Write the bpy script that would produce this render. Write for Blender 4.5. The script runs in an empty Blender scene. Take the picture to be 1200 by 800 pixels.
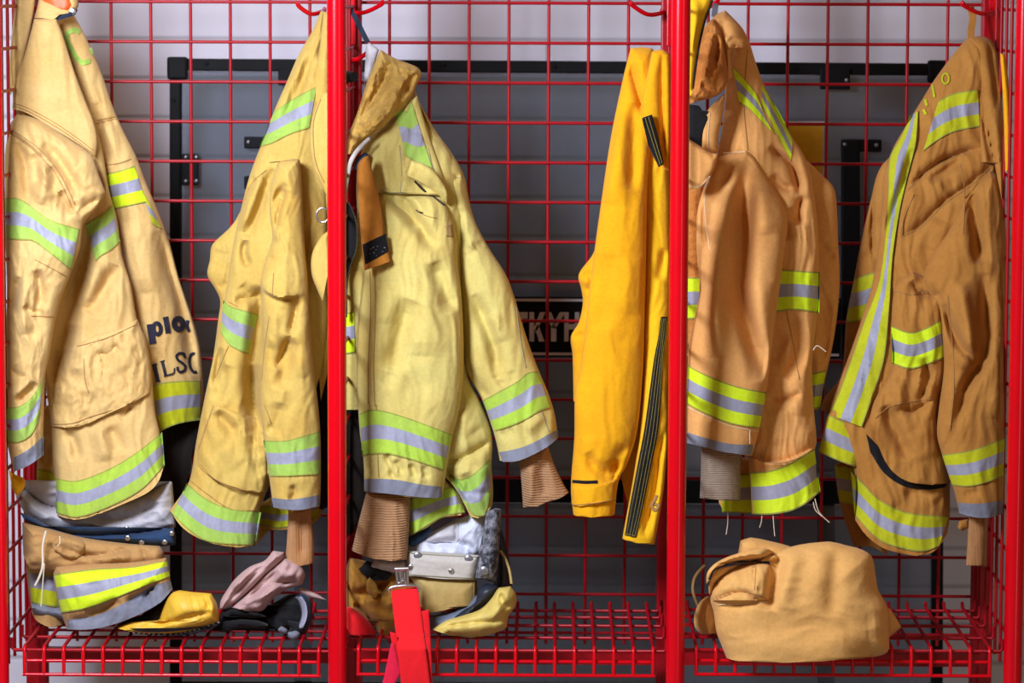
import bpy, bmesh, math, random
import numpy as np
from mathutils import Matrix, Vector, Euler

SC = bpy.context.scene
COL = SC.collection
random.seed(7)

# ------------------------------------------------------------------ camera
F_PX = 3960.0
CAM_LOC = np.array((0.0, -6.0, 1.65))
CAM_ROT = Euler((math.radians(90 - 6.0), math.radians(0.0), math.radians(0.6)), 'XYZ')
ROLL = math.radians(0.22)
CM = CAM_ROT.to_matrix() @ Matrix.Rotation(ROLL, 3, 'Z')
CMN = np.array(CM)

def make_camera():
    cam = bpy.data.cameras.new('camera')
    cam.sensor_width = 36.0
    cam.lens = F_PX / 1200.0 * 36.0
    o = bpy.data.objects.new('camera', cam)
    COL.objects.link(o)
    o.matrix_world = Matrix.Translation(Vector(CAM_LOC)) @ CM.to_4x4()
    cam.dof.use_dof = True
    cam.dof.focus_distance = 6.13
    cam.dof.aperture_fstop = 4.5
    cam.clip_end = 60
    SC.camera = o

def W(px, py, y):
    """world points on the depth y (metres behind the front posts) seen at a photo position"""
    px = np.atleast_1d(np.asarray(px, float)); py = np.atleast_1d(np.asarray(py, float))
    y = np.broadcast_to(np.asarray(y, float), px.shape)
    d = np.stack([(px - 600.0) / F_PX, (400.0 - py) / F_PX, -np.ones_like(px)], -1) @ CMN.T
    t = (y - CAM_LOC[1]) / d[:, 1]
    return CAM_LOC + d * t[:, None]

def W1(px, py, y):
    return Vector(W(px, py, y)[0])

def proj(p):
    v = (np.asarray(p, float) - CAM_LOC) @ CMN
    return 600 + F_PX * v[0] / -v[2], 400 - F_PX * v[1] / -v[2]

# ------------------------------------------------------------------ scene tree
def thing(name, label, cat, loc=(0, 0, 0), group=None):
    o = bpy.data.objects.new(name, None); COL.objects.link(o)
    o.empty_display_size = 0.05
    o.location = loc; o['label'] = label; o['category'] = cat
    if group: o['group'] = group
    return o

def link_mesh(name, me, mats, parent=None, label=None):
    o = bpy.data.objects.new(name, me); COL.objects.link(o)
    if not isinstance(mats, (list, tuple)): mats = [mats]
    for m in mats: me.materials.append(m)
    if parent is not None:
        top = Vector(parent.location)
        pp = parent.parent
        while pp is not None:
            top = top + Vector(pp.location); pp = pp.parent
        me.transform(Matrix.Translation(-top))
        o.parent = parent
    if label: o['label'] = label
    return o

def mesh_from(name, verts, faces, matidx=None, smooth=True, sharp=55, merge=2e-5):
    me = bpy.data.meshes.new(name)
    bm = bmesh.new()
    vs = [bm.verts.new(v) for v in verts]
    for i, f in enumerate(faces):
        if len(set(f)) < 3: continue
        try:
            bf = bm.faces.new([vs[k] for k in f])
        except ValueError:
            continue
        bf.smooth = smooth
        if matidx is not None: bf.material_index = matidx[i]
    if merge: bmesh.ops.remove_doubles(bm, verts=bm.verts, dist=merge)
    bmesh.ops.recalc_face_normals(bm, faces=bm.faces)
    bm.to_mesh(me); bm.free()
    if smooth:
        try: me.set_sharp_from_angle(angle=math.radians(sharp))
        except Exception: pass
    return me

class MB:
    """collects boxes, tubes and so on into ONE mesh"""
    def __init__(s): s.v = []; s.f = []; s.m = []
    def add(s, vs, fs, mi=0):
        b = len(s.v); s.v += [tuple(v) for v in vs]
        for f in fs: s.f.append(tuple(b + k for k in f)); s.m.append(mi)
    def box(s, c, size, rot=None, mi=0, bev=0.0):
        bm = bmesh.new(); bmesh.ops.create_cube(bm, size=1.0)
        for v in bm.verts: v.co = Vector((v.co.x * size[0], v.co.y * size[1], v.co.z * size[2]))
        if bev: bmesh.ops.bevel(bm, geom=list(bm.edges), offset=bev, segments=2, affect='EDGES', profile=0.6)
        M = Matrix.Translation(Vector(c)) @ (rot.to_4x4() if rot is not None else Matrix.Identity(4))
        bm.verts.index_update()
        s.add([M @ v.co for v in bm.verts], [[v.index for v in f.verts] for f in bm.faces], mi)
        bm.free()
    def tube(s, pts, r, n=8, mi=0, cap=True):
        pts = [Vector(p) for p in pts]
        rs = r if isinstance(r, (list, tuple)) else [r] * len(pts)
        vs = []; fs = []
        up = None
        for i, p in enumerate(pts):
            a = pts[max(i - 1, 0)]; b = pts[min(i + 1, len(pts) - 1)]
            t = (b - a).normalized()
            if up is None:
                up = Vector((0, 0, 1)) if abs(t.z) < 0.9 else Vector((0, 1, 0))
            x = t.cross(up).normalized(); up = x.cross(t).normalized()
            for k in range(n):
                an = 2 * math.pi * k / n
                vs.append(p + (x * math.cos(an) + up * math.sin(an)) * rs[i])
        for i in range(len(pts) - 1):
            for k in range(n):
                k2 = (k + 1) % n
                fs.append((i * n + k, i * n + k2, (i + 1) * n + k2, (i + 1) * n + k))
        if cap:
            fs.append(tuple(range(n - 1, -1, -1)))
            fs.append(tuple((len(pts) - 1) * n + k for k in range(n)))
        s.add(vs, fs, mi)
    def build(s, name, mats, parent=None, smooth=True, label=None, sharp=50):
        me = mesh_from(name, s.v, s.f, s.m, smooth, sharp, merge=0)
        return link_mesh(name, me, mats, parent, label)

def bez(pts, n=6):
    """smooth 3D polyline through points"""
    P = [np.asarray(p, float) for p in pts]; out = []
    for i in range(len(P) - 1):
        p0 = P[max(i - 1, 0)]; p1 = P[i]; p2 = P[i + 1]; p3 = P[min(i + 2, len(P) - 1)]
        for k in range(n):
            t = k / n
            out.append(0.5 * ((2 * p1) + (-p0 + p2) * t + (2 * p0 - 5 * p1 + 4 * p2 - p3) * t * t + (-p0 + 3 * p1 - 3 * p2 + p3) * t ** 3))
    out.append(P[-1])
    return [Vector(p) for p in out]

# ------------------------------------------------------------------ photo outline helpers
def q(ox, oy, s, txt):
    a = [float(t) for t in txt.replace(',', ' ').split()]
    return [(ox + a[i] / s, oy + a[i + 1] / s) for i in range(0, len(a), 2)]

def smooth_line(pts, closed=False, step=4.0, corner=50):
    P = np.asarray(pts, float); n = len(P)
    if n < 3: 
        return _resample(P, step)
    out = []
    segs = n if closed else n - 1
    def turn(i):
        if not closed and (i == 0 or i == n - 1): return 180
        a = P[i] - P[i - 1]; b = P[(i + 1) % n] - P[i]
        return abs(math.degrees(math.atan2(a[0] * b[1] - a[1] * b[0], a @ b)))
    def tan(i, side):
        if turn(i) > corner:
            t = (P[(i + 1) % n] - P[i]) if side > 0 else (P[i] - P[i - 1])
        else:
            t = P[(i + 1) % n] - P[i - 1]
        l = np.linalg.norm(t)
        return t / l if l > 0 else t
    for i in range(segs):
        a = P[i]; b = P[(i + 1) % n]; L = np.linalg.norm(b - a)
        if L < 1e-6: continue
        ta = tan(i, 1) * L; tb = tan((i + 1) % n, -1) * L
        m = max(1, int(round(L / step)))
        for k in range(m):
            t = k / m
            out.append((2 * t ** 3 - 3 * t * t + 1) * a + (t ** 3 - 2 * t * t + t) * ta + (-2 * t ** 3 + 3 * t * t) * b + (t ** 3 - t * t) * tb)
    if not closed: out.append(P[-1])
    return np.array(out)

def _resample(P, step):
    out = []
    for i in range(len(P) - 1):
        L = np.linalg.norm(P[i + 1] - P[i]); m = max(1, int(round(L / step)))
        for k in range(m): out.append(P[i] + (P[i + 1] - P[i]) * k / m)
    out.append(P[-1]); return np.array(out)

def at_param(P, u):
    P = np.asarray(P, float)
    d = np.r_[0, np.cumsum(np.linalg.norm(np.diff(P, axis=0), axis=1))]
    t = np.asarray(u) * d[-1]
    return np.stack([np.interp(t, d, P[:, 0]), np.interp(t, d, P[:, 1])], -1)

def seg_dist(p, L):
    """distance from points to a polyline; signed side and position along it"""
    best = np.full(len(p), 1e9); side = np.zeros(len(p)); pos = np.zeros(len(p))
    d = np.linalg.norm(np.diff(L, axis=0), axis=1); cum = np.r_[0, np.cumsum(d)]
    for i in range(len(L) - 1):
        a = L[i]; ab = L[i + 1] - a; l2 = ab @ ab
        if l2 < 1e-12: continue
        ap = p - a
        t = np.clip((ap @ ab) / l2, 0, 1)
        c = ap - t[:, None] * ab
        dd = np.hypot(c[:, 0], c[:, 1])
        m = dd < best
        best[m] = dd[m]
        side[m] = np.sign(ab[0] * ap[m, 1] - ab[1] * ap[m, 0])
        pos[m] = (cum[i] + t[m] * d[i]) / cum[-1]
    return best, side, pos

# ------------------------------------------------------------------ noise
_rng = np.random.RandomState(3)
_perm = _rng.permutation(256); _perm = np.r_[_perm, _perm, _perm]
_ga = _rng.rand(256) * 2 * np.pi
def noise2(x, y):
    xi = np.floor(x).astype(int); yi = np.floor(y).astype(int)
    xf = x - xi; yf = y - yi
    u = xf ** 3 * (xf * (xf * 6 - 15) + 10); v = yf ** 3 * (yf * (yf * 6 - 15) + 10)
    def g(ix, iy, dx, dy):
        h = _ga[_perm[(_perm[ix & 255] + iy) & 255]]
        return np.cos(h) * dx + np.sin(h) * dy
    a = g(xi, yi, xf, yf); b = g(xi + 1, yi, xf - 1, yf)
    c = g(xi, yi + 1, xf, yf - 1); d = g(xi + 1, yi + 1, xf - 1, yf - 1)
    return (a + (b - a) * u + (c - a) * v + (a - b - c + d) * u * v) * 1.5

# ------------------------------------------------------------------ cloth panel
MM = 0.001
FOLD = 3.0
class Panel:
    """a filled cloth volume: outline traced at its own depth, padded front and back, folds pressed into it.
       edge: rounded outline (bottom left, up over the top, down to bottom right); hem: open cut edge back to the start"""
    def __init__(s, edge, hem=(), base=0.2, T=30, R=30, folds=(), wr=3.0, wsc=(105, 17), wang=90, seed=0, Tb=None, ang=0, step=1.8, sm=True, fine=0.35, power=0.5):
        s.base = base; s.T = T * MM; s.R = R; s.Tb = (T if Tb is None else Tb) * MM
        s.sub = isinstance(base, Panel)
        s.power = power
        e = smooth_line(edge, False) if sm else _resample(np.asarray(edge, float), 4)
        hp = [edge[-1]] + list(hem) + [edge[0]]
        if hem: h = smooth_line(hp, False)
        else: h = _resample(np.asarray(hp, float), 4)
        s.edge = e; s.closed = False
        s.poly = np.vstack([e, h[1:-1]])
        s.folds = []
        for f in folds:
            k, amp, w = f[0], f[1], f[2]
            L = smooth_line(f[3], False, step=5)
            ln = np.linalg.norm(np.diff(L, axis=0), axis=1).sum()
            s.folds.append((k, amp * FOLD * float(np.clip(ln / (9.0 * w), 0.3, 1.0)) * MM, w, np.asarray(L)))
        s.wr = wr * 1.55 * MM; s.wsc = wsc; s.wang = math.radians(wang); s.seed = seed; s.ang = math.radians(ang); s.step = step; s.fine = fine
        if hem == 'closed': pass
    def basey(s, p):
        b = s.base
        if isinstance(b, Panel): return b.depth(p)
        if callable(b): return b(p)
        if isinstance(b, (tuple, list)):
            return np.interp(p[:, 1], [k[0] for k in b], [k[1] for k in b])
        return np.full(len(p), float(b))
    def prof(s, p):
        d, _, _ = seg_dist(p, s.edge)
        t = np.clip(d / s.R, 0, 1)
        return (1 - (1 - t) ** 2) ** s.power, d
    def relief(s, p, d):
        r = np.zeros(len(p))
        for k, amp, w, L in s.folds:
            dd, side, pos = seg_dist(p, L)
            tap = np.clip(np.minimum(pos, 1 - pos) * 5 + (0.0 if k != 's' else 0.35), 0.0, 1) ** 0.7
            if k == 'r': r += amp * np.exp(-(dd / w) ** 2) * tap
            elif k == 'v': r -= amp * np.exp(-(dd / w) ** 2) * tap
            elif k == 'c': r -= amp * np.exp(-(np.sqrt(dd * dd + 1.0) - 1.0) / w) * tap
            elif k == 's':   # left of the drawn direction stands up, sharp edge on the line
                k_ = 0.5 - 0.5 * np.tanh(side * dd / 1.6)
                r += (k_ * amp * np.exp(-(dd / w)) - (1 - k_) * amp * 0.5 * np.exp(-(dd / (w * 0.5)))) * tap
        if s.wr:
            ca, sa = math.cos(s.wang), math.sin(s.wang)
            a = (p[:, 0] * ca + p[:, 1] * sa); b = (-p[:, 0] * sa + p[:, 1] * ca)
            o = s.seed * 17.31
            wx = noise2(p[:, 0] / 60 + o, p[:, 1] / 60 - o) * 14
            n1 = noise2((a + wx) / s.wsc[0] + o, (b + wx) / s.wsc[1] + o * 2)
            n2 = noise2((a - wx) / (s.wsc[0] * .45) - o, (b + wx) / (s.wsc[1] * .5) + o)
            n3 = noise2(p[:, 0] / 11 + o, p[:, 1] / 11 + o)
            w = (0.75 - 2.0 * np.abs(n1)) + 0.45 * (0.6 - 2 * np.abs(n2)) + s.fine * 0.25 * n3
            r += s.wr * w
        return r * np.clip(d / 7.0, 0, 1)
    def depth(s, p):
        p = np.asarray(p, float)
        pr, d = s.prof(p)
        return s.basey(p) - s.T * pr - s.relief(p, d)
    def back(s, p):
        p = np.asarray(p, float)
        if s.sub: return s.basey(p) + 0.004
        pr, d = s.prof(p)
        return s.basey(p) + s.Tb * pr
    def rows(s):
        ca, sa = math.cos(s.ang), math.sin(s.ang)
        R = np.array([[ca, sa], [-sa, ca]])
        P = s.poly @ R.T
        lo, hi = P[:, 1].min(), P[:, 1].max()
        n = max(4, int((hi - lo) / s.step))
        ys = np.linspace(lo + 0.02, hi - 0.02, n + 1)
        A = P; B = np.roll(P, -1, axis=0)
        ext = []
        for y in ys:
            m = ((A[:, 1] <= y) & (B[:, 1] > y)) | ((B[:, 1] <= y) & (A[:, 1] > y))
            t = (y - A[m, 1]) / (B[m, 1] - A[m, 1])
            x = A[m, 0] + t * (B[m, 0] - A[m, 0])
            ext.append((x.min(), x.max()) if len(x) else (0, 0))
        wmax = max(e[1] - e[0] for e in ext)
        nc = int(min(130, max(10, wmax / s.step)))
        u = np.linspace(0, 1, nc + 1); u = 0.6 * u + 0.4 * (0.5 - 0.5 * np.cos(np.pi * u))
        pts = np.array([[(l + (r - l) * k, y) for k in u] for (l, r), y in zip(ext, ys)])
        return pts @ R, nc + 1
    def build(s, name, mat, parent, label=None):
        pts, nc = s.rows(); nr = len(pts)
        fl = pts.reshape(-1, 2)
        fw = W(fl[:, 0], fl[:, 1], s.depth(fl)); bw = W(fl[:, 0], fl[:, 1], s.back(fl))
        verts = np.vstack([fw, bw]); off = nr * nc
        faces = []
        for i in range(nr - 1):
            for j in range(nc - 1):
                a = i * nc + j
                faces.append((a, a + nc, a + nc + 1, a + 1))
                faces.append((off + a, off + a + 1, off + a + nc + 1, off + a + nc))
            a = i * nc
            faces.append((a, off + a, off + a + nc, a + nc))
            a = i * nc + nc - 1
            faces.append((a, a + nc, off + a + nc, off + a))
        for j in range(nc - 1):
            faces.append((j, j + 1, off + j + 1, off + j))
            a = (nr - 1) * nc + j
            faces.append((a, off + a, off + a + 1, a + 1))
        me = mesh_from(name, verts.tolist(), faces, merge=4e-5)
        return link_mesh(name, me, mat, parent, label)

def strip(panel, A, B, name, mats, parent, zones=((1, 0),), off=3.0, wrap=False, thick=4.0, label=None, smooth=True, step=1.8):
    """a band laid on a panel between the lines A and B (both drawn the same way), split into zones of (share, material slot)"""
    if isinstance(mats, list) and len(mats) == 2: mats = mats + [M_TAPESTITCH]
    A = smooth_line(A, False) if smooth else _resample(np.asarray(A, float), 4)
    B = smooth_line(B, False) if smooth else _resample(np.asarray(B, float), 4)
    L = max(np.linalg.norm(np.diff(A, axis=0), axis=1).sum(), np.linalg.norm(np.diff(B, axis=0), axis=1).sum())
    nu = int(max(3, L / step)); u = np.linspace(0, 1, nu + 1)
    u = 0.5 * u + 0.5 * (0.5 - 0.5 * np.cos(np.pi * u))
    a = at_param(A, u); b = at_param(B, u)
    tot = sum(z[0] for z in zones); vs = [0.0]; mi = []
    wid = np.linalg.norm(a - b, axis=1).mean()
    for share, m in zones:
        k = max(1, int(round(wid * share / tot / step)))
        for i in range(k): vs.append(vs[-1] + share / tot / k); mi.append(m)
    nv = len(vs); nc = nu + 1
    V = []; Fc = []; M = []
    def sheet(fn, sgn):
        g = np.array([a + (b - a) * v for v in vs]).reshape(-1, 2)
        y = fn(g)
        o1 = W(g[:, 0], g[:, 1], y - sgn * off * MM); o2 = W(g[:, 0], g[:, 1], y - sgn * (off - thick) * MM)
        base = len(V); n = len(g)
        V.extend(o1.tolist()); V.extend(o2.tolist())
        for i in range(nv - 1):
            for j in range(nc - 1):
                k = base + i * nc + j
                Fc.append((k, k + nc, k + nc + 1, k + 1)); M.append(mi[i])
                k += n
                Fc.append((k, k + 1, k + nc + 1, k + nc)); M.append(mi[i])
        for i in range(nv - 1):
            for j in (0, nc - 1):
                k = base + i * nc + j
                Fc.append((k, k + nc, k + nc + n, k + n)); M.append(mi[i])
        for j in range(nc - 1):
            for i, m in ((0, mi[0]), (nv - 1, mi[-1])):
                k = base + i * nc + j
                Fc.append((k, k + 1, k + 1 + n, k + n)); M.append(m)
    sheet(panel.depth, 1)
    if wrap: sheet(panel.back, -1)
    me = mesh_from(name, V, Fc, M, merge=0)
    return link_mesh(name, me, mats, parent, label)

def seam(panel, lines, name, mat, parent, w=1.2, off=1.8, label=None):
    """thin stitched lines lying on a panel, each line a mesh of its own"""
    o = None
    for ln in lines:
        V = []; Fc = []
        P = smooth_line(ln, False, step=1.6)
        t = np.gradient(P, axis=0); t /= np.linalg.norm(t, axis=1)[:, None] + 1e-9
        nrm = np.stack([-t[:, 1], t[:, 0]], -1)
        y = panel.depth(P)
        rows = [(-w / 2, 0.6), (-w / 4, -off), (w / 4, -off), (w / 2, 0.6)]
        base = len(V); n = len(P)
        for o, dy in rows:
            pp = P + nrm * o
            V.extend(W(pp[:, 0], pp[:, 1], y + dy * MM).tolist())
        for r in range(3):
            for i in range(n - 1):
                k = base + r * n + i
                Fc.append((k, k + 1, k + n + 1, k + n))
        o = link_mesh(name, mesh_from(name, V, Fc, merge=0), mat, parent, label)
    return o

def decal(panel, polys, name, mat, parent, off=3.0, label=None):
    """flat shapes (lists of px polygons, convex) pressed onto a panel as ONE thin raised mesh"""
    V = []; Fc = []
    for P in polys:
        P = np.asarray(P, float); n = len(P)
        y = panel.depth(P); b = len(V)
        V.extend(W(P[:, 0], P[:, 1], y - off * MM).tolist()); V.extend(W(P[:, 0], P[:, 1], y + 1.0 * MM).tolist())
        Fc.append(tuple(b + k for k in range(n))); Fc.append(tuple(b + n + k for k in range(n - 1, -1, -1)))
        for k in range(n):
            k2 = (k + 1) % n
            Fc.append((b + k, b + k2, b + n + k2, b + n + k))
    me = mesh_from(name, V, Fc, smooth=False, merge=0)
    return link_mesh(name, me, mat, parent, label)

def stroke_polys(line, w0, w1=None, step=3):
    """quads along a pen stroke; returned as px polygons"""
    P = smooth_line(line, False, step=step)
    n = len(P); w1 = w0 if w1 is None else w1
    t = np.gradient(P, axis=0); t /= np.linalg.norm(t, axis=1)[:, None] + 1e-9
    nn = np.stack([-t[:, 1], t[:, 0]], -1)
    ws = (w0 + (w1 - w0) * np.linspace(0, 1, n)) / 2 if not callable(w0) else np.array([w0(a) for a in t]) / 2
    return [[P[i] - nn[i] * ws[i], P[i + 1] - nn[i + 1] * ws[i + 1], P[i + 1] + nn[i + 1] * ws[i + 1], P[i] + nn[i] * ws[i]] for i in range(n - 1)]

# ------------------------------------------------------------------ materials
def lin(c):
    return tuple(((v / 255.0) / 12.92 if v / 255.0 <= 0.04045 else ((v / 255.0 + 0.055) / 1.055) ** 2.4) for v in c) + (1.0,)

def new_mat(name):
    m = bpy.data.materials.new(name); m.use_nodes = True
    nt = m.node_tree; b = nt.nodes['Principled BSDF']
    return m, nt, b

def fabric(name, col, dirt=None, amt=0.35, rough=0.9, bump=0.2, scale=9.0, crumple=55.0, weave=420.0, light=None):
    m, nt, b = new_mat(name)
    N = nt.nodes; Lk = nt.links
    tc = N.new('ShaderNodeTexCoord')
    n1 = N.new('ShaderNodeTexNoise'); n1.inputs['Scale'].default_value = scale; n1.inputs['Detail'].default_value = 5; n1.inputs['Roughness'].default_value = 0.62
    Lk.new(tc.outputs['Object'], n1.inputs['Vector'])
    r1 = N.new('ShaderNodeValToRGB')
    r1.color_ramp.elements[0].position = 0.42; r1.color_ramp.elements[1].position = 0.72
    r1.color_ramp.elements[0].color = (0, 0, 0, 1); r1.color_ramp.elements[1].color = (amt, amt, amt, 1)
    Lk.new(n1.outputs['Fac'], r1.inputs['Fac'])
    mx = N.new('ShaderNodeMixRGB')
    mx.inputs[1].default_value = lin(col)
    d = dirt if dirt else tuple(v * 0.6 for v in col)
    mx.inputs[2].default_value = lin(d)
    Lk.new(r1.outputs['Color'], mx.inputs[0])
    last = mx
    n4 = N.new('ShaderNodeTexNoise'); n4.inputs['Scale'].default_value = 160; n4.inputs['Detail'].default_value = 3
    Lk.new(tc.outputs['Object'], n4.inputs['Vector'])
    r4 = N.new('ShaderNodeMapRange'); r4.inputs['From Min'].default_value = 0.3; r4.inputs['From Max'].default_value = 0.7
    r4.inputs['To Min'].default_value = 0.94; r4.inputs['To Max'].default_value = 1.05
    Lk.new(n4.outputs['Fac'], r4.inputs['Value'])
    hv = N.new('ShaderNodeHueSaturation'); Lk.new(last.outputs[0], hv.inputs['Color']); Lk.new(r4.outputs[0], hv.inputs['Value'])
    Lk.new(hv.outputs[0], b.inputs['Base Color'])
    b.inputs['Roughness'].default_value = rough
    b.inputs['Specular IOR Level'].default_value = 0.25
    if 'Sheen Weight' in b.inputs: b.inputs['Sheen Weight'].default_value = 0.08
    n2 = N.new('ShaderNodeTexNoise'); n2.inputs['Scale'].default_value = crumple; n2.inputs['Detail'].default_value = 4
    Lk.new(tc.outputs['Object'], n2.inputs['Vector'])
    n3 = N.new('ShaderNodeTexNoise'); n3.inputs['Scale'].default_value = weave; n3.inputs['Detail'].default_value = 1
    Lk.new(tc.outputs['Object'], n3.inputs['Vector'])
    b1 = N.new('ShaderNodeBump'); b1.inputs['Strength'].default_value = bump; b1.inputs['Distance'].default_value = 0.006
    Lk.new(n2.outputs['Fac'], b1.inputs['Height'])
    b2 = N.new('ShaderNodeBump'); b2.inputs['Strength'].default_value = 0.25; b2.inputs['Distance'].default_value = 0.0012
    Lk.new(n3.outputs['Fac'], b2.inputs['Height']); Lk.new(b1.outputs[0], b2.inputs['Normal'])
    Lk.new(b2.outputs[0], b.inputs['Normal'])
    return m

def rib(name, col, scale=260, axis='X'):
    """knitted rib"""
    m = fabric(name, col, amt=0.25, bump=0.2)
    nt = m.node_tree; N = nt.nodes; Lk = nt.links; b = N['Principled BSDF']
    tc = N.new('ShaderNodeTexCoord'); w = N.new('ShaderNodeTexWave')
    w.bands_direction = axis
    w.inputs['Scale'].default_value = scale; w.inputs['Distortion'].default_value = 1.5
    Lk.new(tc.outputs['Object'], w.inputs['Vector'])
    bp = N.new('ShaderNodeBump'); bp.inputs['Strength'].default_value = 0.8; bp.inputs['Distance'].default_value = 0.002
    old = b.inputs['Normal'].links[0].from_socket
    Lk.new(old, bp.inputs['Normal']); Lk.new(w.outputs['Fac'], bp.inputs['Height']); Lk.new(bp.outputs[0], b.inputs['Normal'])
    return m

def solid(name, col, rough=0.5, metal=0.0, var=0.08, nscale=30, bump=0.0, spec=0.5, coat=0.0):
    m, nt, b = new_mat(name); N = nt.nodes; Lk = nt.links
    tc = N.new('ShaderNodeTexCoord')
    n = N.new('ShaderNodeTexNoise'); n.inputs['Scale'].default_value = nscale; n.inputs['Detail'].default_value = 3
    Lk.new(tc.outputs['Object'], n.inputs['Vector'])
    r = N.new('ShaderNodeMapRange'); r.inputs['To Min'].default_value = 1 - var; r.inputs['To Max'].default_value = 1 + var
    r.inputs['From Min'].default_value = 0.25; r.inputs['From Max'].default_value = 0.75
    Lk.new(n.outputs['Fac'], r.inputs['Value'])
    hv = N.new('ShaderNodeHueSaturation'); hv.inputs['Color'].default_value = lin(col); Lk.new(r.outputs[0], hv.inputs['Value'])
    Lk.new(hv.outputs[0], b.inputs['Base Color'])
    b.inputs['Roughness'].default_value = rough; b.inputs['Metallic'].default_value = metal
    b.inputs['Specular IOR Level'].default_value = spec
    if coat: b.inputs['Coat Weight'].default_value = coat; b.inputs['Coat Roughness'].default_value = 0.15
    if bump:
        bp = N.new('ShaderNodeBump'); bp.inputs['Strength'].default_value = bump; bp.inputs['Distance'].default_value = 0.003
        Lk.new(n.outputs['Fac'], bp.inputs['Height']); Lk.new(bp.outputs[0], b.inputs['Normal'])
    return m
# ================================================================== materials
M_RED = solid('red_powder_coat', (204, 0, 20), rough=0.2, var=0.04, spec=0.35)
M_WIRE = solid('red_wire_coat', (158, 2, 18), rough=0.4, var=0.08, spec=0.3)
M_REDSTRAP = fabric('red_webbing', (225, 22, 30), (180, 12, 24), amt=0.3, bump=0.1)
M_PINKSTRAP = fabric('pink_red_webbing', (215, 25, 60), (170, 12, 40), amt=0.3, bump=0.1)
M_BLACK = solid('black_steel', (10, 10, 11), rough=0.6, var=0.15, spec=0.15)
M_BLACKCLOTH = fabric('black_cloth', (17, 16, 18), (32, 30, 32), amt=0.4, bump=0.3)
M_NAVY = fabric('navy_lining', (26, 34, 50), (50, 66, 84), amt=0.5, bump=0.3)
M_DARK = fabric('dark_lining_or_shade', (30, 24, 20), (50, 40, 30), amt=0.4)  # dark coat linings, and the shade in the pale yellow coat's opening
M_CHROME = solid('bright_metal', (200, 200, 205), rough=0.28, metal=1.0, var=0.05)
M_SCREW = solid('screw_metal', (150, 152, 158), rough=0.35, metal=0.8)
M_WHITE = solid('white_print', (215, 212, 215), rough=0.6)
M_SILVER = fabric('silver_reflective_tape', (152, 152, 168), (118, 118, 130), amt=0.45, rough=0.45, bump=0.15, weave=900)
M_LIME = fabric('lime_reflective_tape', (206, 232, 28), (170, 190, 30), amt=0.4, rough=0.7, bump=0.15)
M_TAPESTITCH = fabric('tape_edge_stitching', (150, 158, 66), (120, 118, 70), amt=0.6, bump=0.3)
M_LIMEWORN = fabric('worn_lime_tape', (156, 190, 78), (126, 140, 84), amt=0.6, rough=0.8, bump=0.2)
M_LIMEOLD = fabric('faded_lime_tape', (166, 198, 62), (138, 152, 80), amt=0.55, rough=0.8, bump=0.2)
M_LIMEDIM = fabric('olive_lime_tape', (186, 190, 22), (140, 142, 32), amt=0.5, rough=0.8, bump=0.2)
M_GREYHEM = fabric('grey_hem_binding', (126, 128, 140), (86, 86, 96), amt=0.6, bump=0.3)
M_KNIT = rib('tan_knit', (172, 128, 88), 70, 'Z')
M_KNITP = rib('peach_knit', (196, 138, 84), 150, 'X')
M_KNITG = rib('grey_knit', (160, 142, 122), 90, 'Z')
M_KHAKI = fabric('khaki_canvas', (206, 172, 108), (192, 146, 76), amt=0.55)
M_YEL2 = fabric('mustard_canvas', (198, 168, 86), (188, 142, 54), amt=0.6)
M_YEL3 = fabric('pale_yellow_canvas', (198, 182, 104), (190, 154, 70), amt=0.55)
M_COLLAR3 = fabric('quilted_gold_lining', (206, 168, 84), (160, 112, 34), amt=0.8, bump=0.9, crumple=90)
M_AMBER = fabric('bright_yellow_cotton', (232, 166, 10), (214, 142, 8), amt=0.5, bump=0.2)
M_AMBER2 = fabric('yellow_cotton', (236, 184, 20), (220, 160, 14), amt=0.4, bump=0.2)
M_TAN = fabric('tan_canvas', (218, 160, 92), (206, 136, 64), amt=0.5)
M_CORD = fabric('rust_quilted_lining', (198, 128, 58), (168, 92, 26), amt=0.8, bump=0.9, crumple=100)
M_BROWN6 = fabric('golden_brown_canvas', (176, 122, 54), (150, 94, 32), amt=0.55)
M_STRAP3 = fabric('rust_tan_leather', (176, 112, 36), (150, 86, 20), amt=0.5, bump=0.3)
M_BUNDLE = fabric('light_tan_canvas', (220, 168, 96), (210, 148, 72), amt=0.4)
M_PANT1 = fabric('tan_pant_canvas', (178, 136, 82), (146, 100, 50), amt=0.6)
M_OLIVE = fabric('olive_tan_canvas', (176, 152, 92), (150, 116, 56), amt=0.6)
M_OCHRE = fabric('ochre_canvas', (172, 122, 44), (130, 84, 22), amt=0.6)
M_LINING = fabric('grey_white_lining', (196, 192, 196), (150, 146, 150), amt=0.6, bump=0.4)
M_LINING2 = fabric('white_blue_lining', (208, 210, 222), (150, 170, 200), amt=0.5, bump=0.4)
M_STONE = fabric('stone_flap_cloth', (188, 182, 172), (160, 152, 140), amt=0.4, bump=0.3)
M_DENIM = fabric('denim_blue_band', (36, 60, 92), (22, 30, 44), amt=0.7)
M_VELCRO = fabric('worn_velcro', (40, 40, 48), (176, 176, 186), amt=0.9, scale=60, bump=0.9, crumple=200)
M_RUBBERY = solid('yellow_rubber', (222, 176, 52), rough=0.55, var=0.14, nscale=45, bump=0.3)
M_RUBBERP = solid('faded_yellow_rubber', (204, 180, 92), rough=0.6, var=0.2, nscale=40, bump=0.4)
M_RUBBERB = solid('blue_black_rubber', (34, 40, 52), rough=0.5, var=0.2)
M_RUBBERG = solid('grey_blue_rubber', (96, 106, 124), rough=0.55, var=0.2)
M_HOOD = fabric('mauve_knit', (186, 152, 146), (150, 116, 110), amt=0.5, bump=0.2)
M_ORANGE = solid('orange_tag', (250, 96, 40), rough=0.5)
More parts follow.
